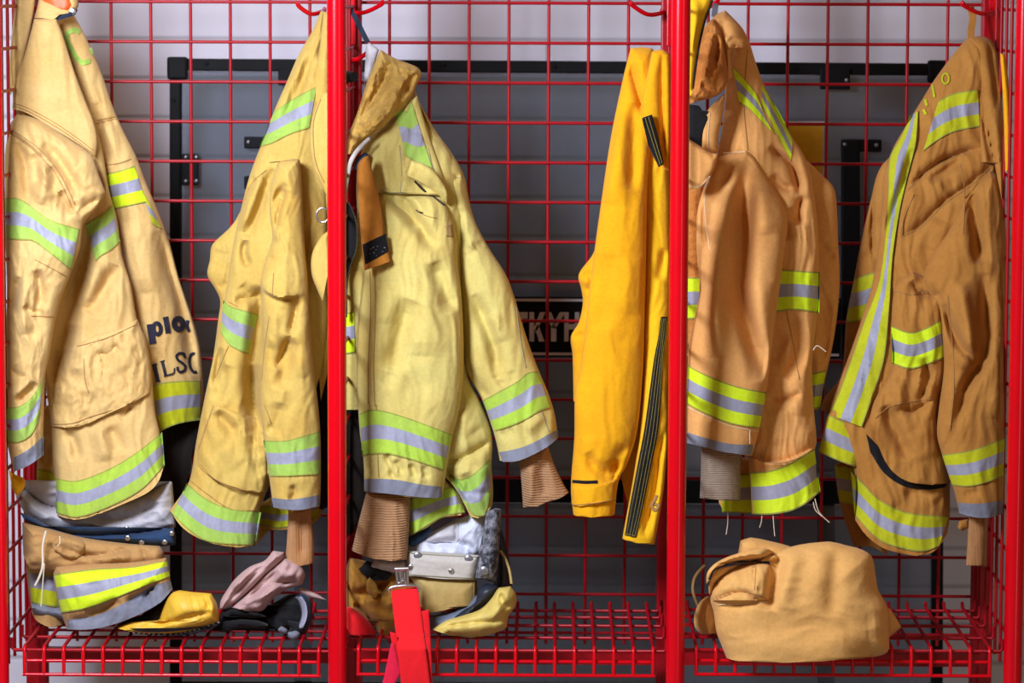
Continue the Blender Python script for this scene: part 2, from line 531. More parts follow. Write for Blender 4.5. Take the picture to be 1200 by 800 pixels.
M_THREAD = solid('brown_thread', (166, 124, 72), rough=0.9)
M_THREADL = solid('pale_thread', (222, 206, 170), rough=0.9)
M_THREADG = solid('grey_thread', (144, 138, 112), rough=0.9)
M_INK = solid('navy_ink', (26, 24, 44), rough=0.8)
M_STITCHY = solid('yellow_thread', (150, 136, 52), rough=0.9)
M_CORDW = solid('off_white_cord', (220, 205, 180), rough=0.9)
M_PAPER = solid('yellow_paper', (224, 178, 30), rough=0.7, var=0.12, nscale=60)

# ================================================================== setting
def structure(o): o['kind'] = 'structure'; return o

def wall_material():
    m, nt, b = new_mat('white_painted_block'); N = nt.nodes; Lk = nt.links
    tc = N.new('ShaderNodeTexCoord'); mp = N.new('ShaderNodeMapping')
    mp.inputs['Rotation'].default_value = (math.radians(90), 0, 0)
    Lk.new(tc.outputs['Object'], mp.inputs['Vector'])
    br = N.new('ShaderNodeTexBrick')
    br.inputs['Scale'].default_value = 1.0; br.inputs['Brick Width'].default_value = 2.4; br.inputs['Row Height'].default_value = 0.081
    br.inputs['Mortar Size'].default_value = 0.008; br.inputs['Mortar Smooth'].default_value = 1.0
    br.inputs['Color1'].default_value = lin((214, 208, 218)); br.inputs['Color2'].default_value = lin((206, 200, 208)); br.inputs['Mortar'].default_value = lin((178, 171, 176))
    Lk.new(mp.outputs[0], br.inputs['Vector'])
    n = N.new('ShaderNodeTexNoise'); n.inputs['Scale'].default_value = 9; n.inputs['Detail'].default_value = 4
    Lk.new(tc.outputs['Object'], n.inputs['Vector'])
    mr = N.new('ShaderNodeMapRange'); mr.inputs['To Min'].default_value = 0.9; mr.inputs['To Max'].default_value = 1.08
    Lk.new(n.outputs['Fac'], mr.inputs['Value'])
    hv = N.new('ShaderNodeHueSaturation'); Lk.new(br.outputs['Color'], hv.inputs['Color']); Lk.new(mr.outputs[0], hv.inputs['Value'])
    Lk.new(hv.outputs[0], b.inputs['Base Color']); b.inputs['Roughness'].default_value = 0.7
    bp = N.new('ShaderNodeBump'); bp.inputs['Strength'].default_value = 0.5; bp.inputs['Distance'].default_value = 0.004; bp.invert = True
    Lk.new(br.outputs['Fac'], bp.inputs['Height']); Lk.new(bp.outputs[0], b.inputs['Normal'])
    return m

WALL_Y = 0.98
mb = MB(); mb.box((0.05, WALL_Y + 0.05, 1.5), (5.0, 0.1, 3.0))
structure(mb.build('wall_back', wall_material(), smooth=False))
mf = solid('grey_concrete', (120, 118, 116), rough=0.75, var=0.15, nscale=8)
mb = MB(); mb.box((0.05, -0.6, -0.03), (5.0, 3.26, 0.06))
structure(mb.build('floor', mf, smooth=False))

# ================================================================== locker rack
BAY = 0.6056
PX = [W1(-5.0 + 399.8 * i, 400, 0.0).x for i in range(4)]      # centre lines of the front posts
REAR_Y = 0.45
MESH_Y = 0.475
rack = thing('locker_rack', 'red tubular steel locker rack with wire grid back and side panels', 'rack', (0.05, 0.2, 0.0))
for x in PX:
    mb = MB(); mb.tube([(x, 0, 0.012), (x, 0, 2.1)], 0.0168, n=28)
    fo = MB(); fo.tube([(x, 0, 0.0), (x, 0, 0.012)], 0.04, n=20)
    o = mb.build('front_post', M_RED, rack, sharp=60); fo.build('foot_plate', M_RED, o, sharp=40)
for x in PX:
    mb = MB(); mb.box((x, REAR_Y, 1.05), (0.040, 0.034, 2.1), bev=0.003)
    mb.box((x, REAR_Y - 0.019, 1.05), (0.014, 0.006, 2.1), bev=0.001)
    mb.build('rear_post', M_WIRE, rack, smooth=False)
# back grid: one continuous 76 mm pitch
gx0 = W1(130.0, 5, MESH_Y).x; gp = W1(877.0, 5, MESH_Y).x; pitch = (gp - gx0) / 16.0
gz0 = W1(600, 3.5, MESH_Y).z; gz1 = W1(600, 695, MESH_Y).z; zp = (gz0 - gz1) / 15.0
WR = 0.0031
for b in range(3):
    xa, xb = PX[b] + 0.012, PX[b + 1] - 0.012
    mb = MB()
    k0 = math.ceil((xa + 0.01 - gx0) / pitch); k1 = math.floor((xb - 0.01 - gx0) / pitch)
    za, zb = gz1 - 1.3 * zp, gz0 + 2.2 * zp
    for k in range(k0, k1 + 1):
        x = gx0 + k * pitch; mb.tube([(x, MESH_Y, za), (x, MESH_Y, zb)], WR, n=8)
    for k in range(-1, 18):
        z = gz0 - (k - 1) * zp
        if za < z < zb: mb.tube([(xa, MESH_Y - 2 * WR, z), (xb, MESH_Y - 2 * WR, z)], WR, n=8)
    mb.build('wire_back_panel', M_WIRE, rack)
# side grids
for i, x in enumerate(PX):
    mb = MB(); za, zb = gz1 - 0.9 * zp, gz0 + 2.2 * zp
    for k in range(1, 6):
        y = 0.03 + k * 0.0715; mb.tube([(x, y, za), (x, y, zb)], WR, n=8)
    for k in range(-1, 17):
        z = gz0 - (k - 0.9) * zp
        if za < z < zb: mb.tube([(x + 2 * WR, 0.012, z), (x + 2 * WR, REAR_Y - 0.012, z)], WR, n=8)
    mb.build('wire_side_panel', M_WIRE, rack)
# front cross rail below the shelves
for b in range(3):
    xa, xb = PX[b] + 0.014, PX[b + 1] - 0.014
    z = W1(600, 771, 0.33).z
    mb = MB(); mb.box(((xa + xb) / 2, 0.335, z), (xb - xa - 0.004, 0.006, 0.024)); mb.box(((xa + xb) / 2, 0.348, z + 0.0105), (xb - xa - 0.004, 0.026, 0.003))
    mb.build('support_angle', M_WIRE, rack, smooth=False)
# coat hooks on the rear posts, two prongs each
def hook(name, root, tip, mid=None):
    mb = MB()
    r = W1(*root); t = W1(*tip)
    m_ = (r + t) / 2 + Vector((0, -0.01, -0.010))
    mb.tube(bez([r + Vector((0, 0.03, 0.004)), r, m_, t, t + Vector((0, -0.004, 0.006))], 5), [0.0042] * 20 + [0.0046], n=10)
    return mb.build(name, M_RED, rack)
for root, tip in (((379, 13, .42), (350, 7, .36)), ((405, 12, .42), (447, 5, .36)), ((776, 15, .42), (741, 6, .36)),
                  ((1168, 13, .42), (1129, 6, .36)), ((404, 66, .42), (431, 61, .38)), ((806, 8, .42), (840, 2, .36)), ((28, 6, .42), (62, 0, .36))):
    hook('coat_hook', root, tip)
for x, sg in ((PX[1], 1), (PX[2], -1), (PX[3], -1)):
    z = W1(600, 13, .42).z
    mb = MB(); mb.box((x, REAR_Y - 0.024, z - 0.02), (0.02, 0.006, 0.09), bev=0.002); mb.build('hook_plate', M_RED, rack, smooth=False)
# black plastic cap clipped behind the second post
mb = MB(); mb.tube([W1(404, 90, .30), W1(415, 90, .26)], [0.012, 0.009], n=12); mb.build('plastic_clip', M_BLACK, rack)

# ------------------------------------------------------------------ wire shelves
def wire_shelf(x0, x1, nb, label):
    """x0, x1: photo columns of the first and last bar on the front edge"""
    ytop = 759
    A = W1(x0, ytop, 0.02); B = W1(x1, ytop, 0.02); z = A.z * 0.5 + B.z * 0.5
    yb = 0.435
    t = thing('wire_shelf', label, 'shelf', ((A.x + B.x) / 2, 0.2, z), 'wire shelves of the locker rack')
    r = 0.0033; deck = MB(); lip = MB()
    for k in range(nb):
        x = A.x + (B.x - A.x) * k / (nb - 1)
        deck.tube([(x, 0.026, z + .0005), (x, yb - 0.01, z), (x, yb, z + 0.008)], r, n=8)
        lip.tube([(x, 0.026, z + .0005), (x, 0.0215, z - 0.003), (x, 0.02, z - 0.008), (x, 0.02, z - 0.050)], r, n=8)
    for y in (0.028, 0.15, 0.27, 0.355, yb - 0.01):
        e = 0.024
        deck.tube([(A.x - e, y, z + 0.016), (A.x - e, y, z - 0.002), (A.x - e + 0.004, y, z - 2 * r), (B.x + e - 0.004, y, z - 2 * r), (B.x + e, y, z - 0.002), (B.x + e, y, z + 0.016)], r, n=8)
    for dz in (-0.026, -0.050):
        lip.tube([(A.x - r, 0.02 + 2 * r * (0 if dz < -.04 else 1), z + dz), (B.x + r, 0.02 + 2 * r * (0 if dz < -.04 else 1), z + dz)], r, n=8)
    deck.build('wire_deck', M_WIRE, t); lip.build('front_lip', M_RED, t)
    return z
ZS = [wire_shelf(28.5, 373.5, 16, 'red wire shelf under the folded pants, hood and black gloves'),
      wire_shelf(420, 765.5, 16, 'red wire shelf under the red suspenders, right half empty'),
      wire_shelf(816, 1160, 16, 'red wire shelf under the rolled tan bundle')]

# ------------------------------------------------------------------ black framed screen behind the rack
FY = 0.80
def bar(mb, a, b, w, d=0.03, y=FY, mi=0):
    A = W1(a[0], a[1], y); B = W1(b[0], b[1], y); dv = B - A; L = dv.length
    ang = math.atan2(dv.z, dv.x)
    mb.box((A + B) / 2, (L, d, w), Matrix.Rotation(-ang, 3, 'Y'), mi, bev=0.003)
fr = thing('framed_screen', 'black steel framed glazed screen standing behind the wire grid', 'screen', (0.05, FY, 0.0))
PXM = 1.0 / 582.0
mb = MB(); bar(mb, (198, 75.5), (1108, 81.5), 14 * PXM); mb.build('top_rail', M_BLACK, fr, smooth=False)
for (x, ya, yb_) in ((206, 78, 1010), (1100, 82, 1010)):
    mb = MB(); bar(mb, (x, ya), (x - (0 if x < 600 else 3), yb_), 13 * PXM); mb.build('side_rail', M_BLACK, fr, smooth=False)
mb = MB(); bar(mb, (204, 572), (1100, 576), 28 * PXM, 0.028); mb.build('middle_rail', M_BLACK, fr, smooth=False)
mb = MB(); bar(mb, (204, 806), (1100, 810), 14 * PXM, 0.028); mb.build('bottom_rail', M_BLACK, fr, smooth=False)
for (x, y) in ((208, 80), (1099, 84)):
    mb = MB(); c = W1(x, y, FY - 0.018); mb.box(c, (0.042, 0.012, 0.046), bev=0.006); mb.build('corner_cap', M_BLACK, fr, smooth=False)
def glass_mat():
    m = bpy.data.materials.new('smoky_blue_glass'); m.use_nodes = True; nt = m.node_tree; N = nt.nodes; Lk = nt.links
    for n in list(N): N.remove(n)
    o = N.new('ShaderNodeOutputMaterial'); t = N.new('ShaderNodeBsdfTransparent'); t.inputs[0].default_value = (0.66, 0.70, 0.74, 1)
    g = N.new('ShaderNodeBsdfGlossy'); g.inputs[0].default_value = (0.8, 0.9, 1, 1); g.inputs[1].default_value = 0.12
    d = N.new('ShaderNodeBsdfDiffuse'); d.inputs[0].default_value = (0.30, 0.34, 0.38, 1)
    m1 = N.new('ShaderNodeMixShader'); m1.inputs[0].default_value = 0.16; Lk.new(t.outputs[0], m1.inputs[1]); Lk.new(d.outputs[0], m1.inputs[2])
    m2 = N.new('ShaderNodeMixShader'); m2.inputs[0].default_value = 0.06; Lk.new(m1.outputs[0], m2.inputs[1]); Lk.new(g.outputs[0], m2.inputs[2])
    Lk.new(m2.outputs[0], o.inputs[0]); return m
M_GLASS = glass_mat()
def pane(x0, y0, x1, y1):
    A = W1(x0, y0, FY + 0.006); B = W1(x1, y1, FY + 0.006)
    mb = MB(); mb.box(((A.x + B.x) / 2, FY + 0.006, (A.z + B.z) / 2), (abs(B.x - A.x), 0.004, abs(A.z - B.z)))
    mb.build('glass_pane', M_GLASS, fr, smooth=False)
pane(211, 83, 1094, 562); pane(211, 588, 1094, 802)
def plate(name, x0, y0, x1, y1, screws, parent=fr, y=FY - 0.02):
    A = W1(x0, y0, y); B = W1(x1, y1, y)
    mb = MB(); mb.box(((A.x + B.x) / 2, y, (A.z + B.z) / 2), (abs(B.x - A.x), 0.008, abs(A.z - B.z)), bev=0.003)
    o = mb.build(name, M_BLACK, parent, smooth=False)
    for (sx, sy) in screws:
        c = W1(sx, sy, y - 0.004); s_ = MB(); s_.tube([c + Vector((0, 0.001, 0)), c + Vector((0, -0.003, 0)), c + Vector((0, -0.0045, 0))], [0.0042, 0.004, 0.002], n=12)
        s_.build('screw', M_SCREW, o)
plate('hinge_plate', 212, 180, 233, 217, ((218, 184), (230, 184), (218, 212), (230, 212)))
plate('latch_plate', 286, 160, 312, 174, ((291, 166.5),))
plate('latch_plate', 286, 206, 312, 222, ())
plate('top_bracket', 326, 80, 352, 100, ())
plate('top_bracket', 961, 80, 996, 105, ((992, 94),))
plate('hinge_plate', 986, 163, 1033, 178, ((990, 169), (1027, 170)))
mb = MB(); bar(mb, (996.5, 164), (997.5, 572), 21 * PXM, 0.03, FY - 0.012)
mb.build('center_post', M_BLACK, fr, smooth=False)
mb = MB(); bar(mb, (355, 590), (355, 806), 20 * PXM, 0.026, FY + 0.03); mb.build('lower_strut', M_BLACK, fr, smooth=False)
mb = MB(); bar(mb, (968, 590), (968, 806), 20 * PXM, 0.026, FY + 0.03); mb.build('lower_strut', M_BLACK, fr, smooth=False)
for (sx, sy) in ((203, 118), (204, 259), (242, 74), (520, 76), (650, 78), (933, 80)):
    mb = MB(); c = W1(sx, sy, FY - 0.016); mb.tube([c, c + Vector((0, -0.004, 0))], [0.0045, 0.003], n=10); mb.build('rail_rivet', M_BLACK, fr)

# sign plate with white letters
SY = 0.72
sg = thing('name_sign', 'black sign plate with white block letters and lines, behind the grid', 'sign', tuple(W1(790, 420, SY)))
A = W1(520, 347, SY); B = W1(985, 420, SY)
mb = MB(); mb.box(((A.x + B.x) / 2, SY, (A.z + B.z) / 2), (B.x - A.x, 0.006, A.z - B.z), bev=0.001); mb.build('plate', M_BLACK, sg, smooth=False)
def sign_poly(mb, pts):
    n = len(pts); f = [W1(x, y, SY - 0.0045) for x, y in pts]; k = [W1(x, y, SY - 0.002) for x, y in pts]
    mb.add(f + k, [tuple(range(n)), tuple(range(2 * n - 1, n - 1, -1))] + [(i, (i + 1) % n, n + (i + 1) % n, n + i) for i in range(n)])
for y in (351, 414):
    mb = MB(); sign_poly(mb, [(522, y - 1.6), (983, y + .4), (983, y + 3.4), (522, y + 1.6)]); mb.build('white_line', M_WHITE, sg, smooth=False)
def letter(polys):
    mb = MB()
    for p in polys: sign_poly(mb, p)
    mb.build('letter', M_WHITE, sg, smooth=False)
def S(a): return [(540 + x / 5.0, 300 + y / 5.0) for x, y in a]
letter([S([(300, 328), (392, 328), (392, 366), (300, 366)]), S([(330, 366), (362, 366), (362, 500), (330, 500)])])
letter([S([(402, 328), (430, 328), (430, 500), (402, 500)]), S([(430, 420), (464, 328), (496, 328), (440, 450)]), S([(436, 425), (452, 395), (490, 500), (458, 500)])])
letter([S([(502, 328), (530, 328), (556, 400), (530, 418)]), S([(612, 328), (580, 328), (530, 418), (556, 424)]), S([(528, 410), (560, 410), (560, 500), (528, 500)])])
letter([S([(606, 328), (632, 328), (632, 500), (606, 500)]), S([(668, 328), (694, 328), (694, 500), (668, 500)]), S([(632, 398), (668, 398), (668, 430), (632, 430)])])

# yellow notice
pp = thing('paper_notice', 'yellow paper notice stuck on the glass beside the tan coat', 'notice', tuple(W1(945, 210, FY)))
A = W1(915, 142, FY - 0.001); B = W1(965, 212, FY - 0.001)
mb = MB(); mb.box(((A.x + B.x) / 2, FY - 0.001, (A.z + B.z) / 2), (B.x - A.x, 0.0012, A.z - B.z)); mb.build('white_backing', M_WHITE, pp, smooth=False)
A = W1(915, 147, FY - 0.003); B = W1(963.5, 211, FY - 0.003)
mb = MB(); mb.box(((A.x + B.x) / 2, FY - 0.003, (A.z + B.z) / 2), (B.x - A.x, 0.001, A.z - B.z)); mb.build('yellow_sheet', M_PAPER, pp, smooth=False)

# ================================================================== light
def area(name, loc, target, size, power, col, sy=None):
    l = bpy.data.lights.new(name, 'AREA'); l.energy = power; l.color = col; l.shape = 'RECTANGLE'; l.size = size; l.size_y = sy or size
    o = bpy.data.objects.new(name, l); COL.objects.link(o); o.location = loc
    o.rotation_euler = (Vector(target) - Vector(loc)).to_track_quat('-Z', 'Y').to_euler()
    return o
area('bay_lamp', (-1.05, -1.55, 1.95), (-0.1, 0.25, 1.0), 0.5, 80, (0.88, 0.95, 1.14), 0.5)
area('post_highlight_strip', (1.75, -2.6, 0.95), (0.1, 0, 1.0), 0.13, 7.5, (1.0, 0.98, 0.95), 2.3)  # unseen strip light, added to give the posts their upright highlights
area('wall_fill_light', (-0.75, 0.72, 2.7), (-0.55, 0.93, 1.3), 0.3, 5.5, (0.93, 0.95, 1.0), 0.3)  # added unseen fill from above, brightens the left part of the wall
wd = bpy.data.worlds.new('world'); SC.world = wd; wd.use_nodes = True
wd.node_tree.nodes['Background'].inputs[0].default_value = (1.0, 0.60, 0.22, 1); wd.node_tree.nodes['Background'].inputs[1].default_value = 0.20
SC.view_settings.view_transform = 'Standard'; SC.view_settings.look = 'None'; SC.view_settings.gamma = 1.0
SC.view_settings.exposure = 0.0; SC.view_settings.use_curve_mapping = False
make_camera()
# ================================================================== coats
def c1(t): return q(0, 100, 5, t)
def c2(t): return q(0, 240, 5, t)
def c3(t): return q(0, 380, 5, t)
def d1(t): return q(200, 180, 5.714, t)
def d2(t): return q(200, 320, 5.714, t)
def d3(t): return q(190, 460, 5, t)
def f1(t): return q(400, 40, 5.714, t)
def f2(t): return q(400, 170, 5.714, t)
def g1(t): return q(400, 300, 4.444, t)
def g2(t): return q(400, 460, 4.444, t)
def h1(t): return q(400, 620, 5, t)
def k1(t): return q(660, 280, 5.714, t)
def k2(t): return q(660, 500, 5.714, t)
def l1(t): return q(800, 170, 5.714, t)
def l2(t): return q(800, 430, 4.444, t)
def o1(t): return q(980, 170, 5.714, t)
def cC(t): return q(0, 540, 3, t)
def cA(t): return q(0, 0, 2.5, t)
def cE(t): return q(190, 300, 2.353, t)
def cD(t): return q(190, 0, 2.5, t)
def cF(t): return q(390, 0, 2.5, t)
def cG(t): return q(390, 300, 2.3517, t)
def cH(t): return q(390, 540, 3, t)
def cI(t): return q(640, 0, 2.5, t)
def cK(t): return q(640, 300, 2.353, t)
def cL(t): return q(790, 0, 2.5, t)
def cM(t): return q(790, 300, 2.353, t)
def cN(t): return q(780, 600, 2.857, t)
def cO(t): return q(960, 0, 2.5, t)
def cP(t): return q(940, 300, 2.105, t)
def px(t): return q(0, 0, 1, t)
LSL = ((.035, 2), (.305, 1), (.32, 0), (.305, 1), (.035, 2))

def ribbon(pts, w, th, name, mat, parent):
    """flat webbing through 3D photo points (px, py, depth); w in m"""
    P = bez([W1(*p) for p in pts], 6)
    V = []; Fc = []
    for i, p in enumerate(P):
        t = (P[min(i + 1, len(P) - 1)] - P[max(i - 1, 0)]).normalized()
        s = t.cross(Vector((0, 1, 0))).normalized() * w / 2; d = Vector((0, th / 2, 0))
        V += [p - s - d, p + s - d, p + s + d, p - s + d]
    for i in range(len(P) - 1):
        for k in range(4):
            Fc.append((4 * i + k, 4 * i + (k + 1) % 4, 4 * i + 4 + (k + 1) % 4, 4 * i + 4 + k))
    Fc.append((3, 2, 1, 0)); n = 4 * (len(P) - 1); Fc.append((n, n + 1, n + 2, n + 3))
    me = mesh_from(name, V, Fc, sharp=40, merge=0)
    return link_mesh(name, me, mat, parent)

def cord(pts, r, name, mat, parent):
    mb = MB(); mb.tube(bez([W1(*p) for p in pts], 6), r, n=6); return mb.build(name, mat, parent)

def snap(panel, x, y, r, name, parent, mat=None, off=0.002):
    p = np.array([[x, y]]); c = W1(x, y, panel.depth(p)[0] - off)
    mb = MB(); mb.tube([c + Vector((0, .003, 0)), c, c + Vector((0, -.0015, 0)), c + Vector((0, -.002, 0))], [r, r, r * .75, r * .3], n=16)
    return mb.build(name, mat or M_CHROME, parent)

# ------------------------------------------------------------------ khaki coat, left edge
J = thing('turnout_coat', 'khaki turnout coat at the far left with dark lettering low on its back', 'coat', tuple(W1(110, 606, .24)), 'turnout coats hanging in the locker rack')
back = Panel(px('180 504, 168 440, 150 330, 120 200, 90 110, 60 24, 84 12, 88 20, 100 42, 120 88, 132 124, 144 152, 160 184, 172 216, 184 244, 198 282, 208 320, 216 345, 226 375, 234 405, 238 440, 238 470, 236 490'),
             px('222 493, 205 497, 192 503, 188 506'), base=lambda p: .32 + np.clip((p[:, 0] - 176) / 60, 0, 1) * .07, T=46, R=40, wr=2.0, seed=1,
             folds=[('v', 9, 8, px('186 270, 205 330, 222 400, 226 440')), ('r', 8, 14, c2('760 100, 800 300, 830 520')), ('s', 3, 10, c1('620 490, 700 460, 770 440')), ('c', 4, 3, c1('560 230, 640 210, 690 200')),
                    ('v', 5, 6, c3('880 130, 930 200, 900 280')), ('v', 5, 7, c1('560 100, 600 300, 640 480'))])
back.build('coat_back', M_KHAKI, J)
strip(back, c1('612 520, 700 500, 788 472'), c1('665 726, 760 705, 858 684'), 'reflective_band', [M_SILVER, M_LIME], J, LSL)
strip(back, c3('872 365, 960 340, 1080 330, 1175 330'), c3('945 622, 1020 590, 1100 570, 1180 560'), 'reflective_band', [M_SILVER, M_LIMEDIM], J, LSL)
strip(back, px('167 224, 172 232, 176 240'), px('178 262, 184 266, 190 268'), 'reflective_band', [M_SILVER, M_LIMEDIM], J, LSL)
# lettering
def ring(cx, cy, rx, ry, rot=0, n=18, a0=0, a1=360):
    return [(cx + rx * math.cos(math.radians(a0 + (a1 - a0) * k / n)) * math.cos(rot) - ry * math.sin(math.radians(a0 + (a1 - a0) * k / n)) * math.sin(rot),
             cy + rx * math.cos(math.radians(a0 + (a1 - a0) * k / n)) * math.sin(rot) + ry * math.sin(math.radians(a0 + (a1 - a0) * k / n)) * math.cos(rot)) for k in range(n + 1)]
def sp(line, w, w1=None): return stroke_polys(line, w, w1, step=1.5)
decal(back, sp(px('173.8 380, 177.4 403'), 4.4) + sp(px('177.6 379.4, 181 402.4'), 4.4) + sp(ring(184.2, 385, 4.2, 6.6, -.15), 4.8) + sp(px('175 401.5, 183 400'), 4), 'letter_p', M_INK, J)
decal(back, sp(px('194 371, 197.3 390.5'), 6.4) + sp(px('191 374, 196 372.5'), 3.5), 'letter_l', M_INK, J)
decal(back, sp(ring(209.5, 379.5, 5, 6.4, -.15), 6.6), 'letter_o', M_INK, J)
decal(back, sp(px('220 375, 219 381, 221.5 388'), 4), 'letter_stroke', M_INK, J)
decal(back, sp(px('181 427, 185 446'), 4.5) + sp(px('178.5 428, 184 426'), 1.6) + sp(px('182.5 447, 188 446'), 1.6), 'letter_i', M_INK, J)
decal(back, sp(px('190 423, 194.2 440'), 3.6) + sp(px('187.6 424, 193 422'), 1.5) + sp(px('192 440.6, 200 438.5, 204 437'), 1.8) + sp(px('204.6 431, 204 437'), 1.8), 'letter_l', M_INK, J)
decal(back, sp(px('217 419, 215.5 414, 210 413.5, 206.5 417, 208.5 421.5, 213.5 425, 217.5 429, 216.5 434, 211.5 436, 208.5 433.5, 208 429.5'), 3.0), 'letter_s', M_INK, J)
decal(back, sp(ring(227.5, 425, 5.5, 11, -.12, a0=70, a1=290), 3.2), 'letter_o', M_INK, J)
decal(back, sp(px('94 38, 87 35, 79 39, 78 46, 84 58, 91 69, 97 74, 106 71'), 5.5), 'letter_c', M_LIMEWORN, J)
decal(back, sp(px('106 56, 109 64'), 3), 'letter_stroke', M_LIMEWORN, J)
# collar group at the top
body = Panel(px('67 604, 66 580, 62 540, 60 500, 50 430, 36 330, 24 250, 16 180, 18 130, 22 96, 32 60, 40 24, 66 20, 74 40, 86 80, 108 136, 120 176, 128 224, 137 256, 143 300, 153 332, 161 375, 171 397, 177 430, 182 482, 190 520, 192 547'),
             px('185 565, 173 577, 143 591, 110 604, 87 609'), base=((0, .29), (600, .215)), T=48, Tb=85, R=42, wr=2.4, seed=2,
             folds=[('v', 12, 9, c2('680 350, 640 440, 560 560, 520 640')), ('r', 10, 12, c2('560 330, 530 480, 510 600')), ('v', 10, 10, c3('420 0, 400 120, 440 250')), ('c', 12, 5, c1('540 440, 575 540, 615 625')),
                    ('v', 9, 8, c3('640 600, 690 690, 700 760')), ('r', 7, 9, c3('560 600, 600 700, 620 800')), ('v', 8, 6, c3('400 620, 440 720, 450 800')), ('c', 7, 4, c3('700 560, 740 520, 770 470')),
                    ('r', 6, 20, c3('700 120, 760 260')), ('v', 13, 13, px('106 255, 98 300, 86 350, 72 400, 62 450')), ('v', 8, 10, px('74 410, 70 450, 66 490'))])
body.build('coat_body', M_KHAKI, J)
strip(body, c2('505 115, 560 80, 620 40, 660 0'), c2('560 330, 590 300, 650 265, 705 215'), 'reflective_band', [M_SILVER, M_LIMEWORN], J, LSL)
strip(body, px('65 560, 90 563, 130 548, 160 530, 190 506'), px('66 601, 90 606, 125 595, 165 574, 193 545'), 'reflective_band', [M_SILVER, M_LIMEOLD], J, LSL)
side = Panel(px('45 598, 43 560, 44 520, 40 480, 70 470, 72 600'), base=.27, T=20, R=14, wr=4, seed=3, folds=[('v', 6, 4, px('52 510, 50 545')), ('v', 6, 4, px('60 520, 58 548'))])
side.build('side_panel', M_KHAKI, J)
strip(side, px('43 549, 54 551, 68 556'), px('44 597, 56 599, 70 602'), 'reflective_band', [M_SILVER, M_LIMEDIM], J, LSL)
pocket = Panel(px('60 500, 62 470, 68 425, 80 408, 92 403, 112 392, 140 385, 161 374, 168 392, 174 415, 178 440, 176 460'), px('150 474, 128 484, 100 497, 81 501'), base=body, T=11, R=8, wr=3.2, wsc=(34, 16), seed=4,
               folds=[('c', 6, 4, c3('560 165, 630 195, 690 120')), ('v', 6, 7, c3('600 200, 620 270')), ('r', 6, 10, c3('480 200, 520 320, 500 420')), ('v', 5, 8, c3('430 260, 400 400')), ('s', 3, 4, c3('640 540, 720 500, 780 450'))])
pocket.build('pocket', M_KHAKI, J)
sleeve = Panel(px('16 553, 10 527, 7 508, 7 469, 8 430, 7 397, 8 330, 5 256, 6 224, 6 180, 12 146, 20 134, 40 138, 62 150, 88 168, 108 184, 116 205, 124 226, 112 245, 98 262, 94 290, 86 312, 81 325, 72 348, 66 370, 62 391, 58 415, 53 440, 52 465, 51 500, 50 534'),
               px('40 541, 26 548'), base=((130, .20), (220, .155), (300, .125), (550, .115)), T=50, Tb=70, R=36, wr=2.6, wsc=(46, 15), seed=5,
               folds=[('v', 9, 7, c1('110 330, 150 480, 160 700')), ('r', 8, 8, c1('235 430, 265 560, 240 700')), ('v', 9, 6, c1('200 400, 215 500, 220 590')), ('v', 10, 7, c1('290 480, 320 540, 300 640')),
                      ('c', 15, 5, c1('350 620, 380 690, 440 745')), ('v', 10, 8, c1('250 340, 340 440, 410 550, 460 660')), ('r', 7, 9, c1('470 480, 530 600')), ('s', 5, 6, c1('60 265, 150 330, 230 400, 330 500, 400 620, 430 720')),
                      ('c', 9, 5, c1('460 740, 530 690, 600 670')), ('r', 8, 7, c1('470 770, 540 760, 570 730')), ('v', 10, 6, c2('215 380, 240 500, 240 610')), ('c', 8, 4, c2('140 590, 190 625, 250 615')),
                      ('v', 8, 6, c2('110 420, 80 540, 60 640')), ('c', 8, 5, c3('60 260, 110 300, 170 310')), ('r', 7, 7, c3('40 430, 120 380, 210 320')), ('v', 9, 5, c3('100 460, 160 400, 210 340')),
                      ('v', 7, 7, c2('200 640, 210 720, 170 790')), ('r', 5, 7, c2('150 430, 130 600, 140 760'))])
sleeve.build('sleeve', M_KHAKI, J)
strip(sleeve, c2('25 -40, 100 -40, 160 -10, 210 30, 300 90, 465 140'), c2('40 200, 120 205, 190 210, 290 280, 420 385'), 'reflective_band', [M_SILVER, M_LIMEWORN], J, LSL, wrap=True)
strip(sleeve, c3('30 485, 110 480, 190 420, 255 315'), c3('38 690, 110 690, 180 650, 225 570'), 'reflective_band', [M_SILVER, M_LIMEWORN], J, LSL, wrap=True)
strip(sleeve, c3('80 780, 170 730, 255 655'), px('17 552, 34 545, 51 533'), 'hem_binding', M_GREYHEM, J, ((1, 0),), wrap=True)
seam(sleeve, [c1('50 275, 150 340, 230 410, 320 510, 390 640, 430 730'), c1('60 255, 160 320, 245 390, 335 495, 400 610, 440 700'), c2('205 320, 300 370, 390 420'), c2('185 650, 320 655')], 'seam', M_THREAD, J)
yoke = Panel(px('14 128, 18 96, 30 60, 40 22, 66 22, 74 42, 86 80, 100 118, 109 140, 114 165, 112 184'), px('100 174, 88 166, 60 149, 42 138, 28 131'), base=lambda p: np.minimum(body.depth(p), .222), T=16, R=14, wr=1.6, seed=6, folds=[('r', 4, 20, px('50 60, 70 130'))])
yoke.build('yoke_flap', M_KHAKI, J)
seam(yoke, [c1('75 120, 150 145, 300 225, 440 318, 540 395'), c1('80 105, 155 130, 305 210, 445 303, 545 380')], 'seam', M_THREAD, J)
seam(back, [c1('565 225, 640 205, 690 195'), c1('612 470, 700 455, 770 430'), c1('570 205, 640 190, 685 182')], 'seam', M_THREAD, J)
seam(pocket, [c3('305 585, 420 580, 520 545, 660 500'), c3('450 130, 560 100, 650 70, 800 0'), c3('490 200, 500 330, 520 400')], 'seam', M_THREAD, J)
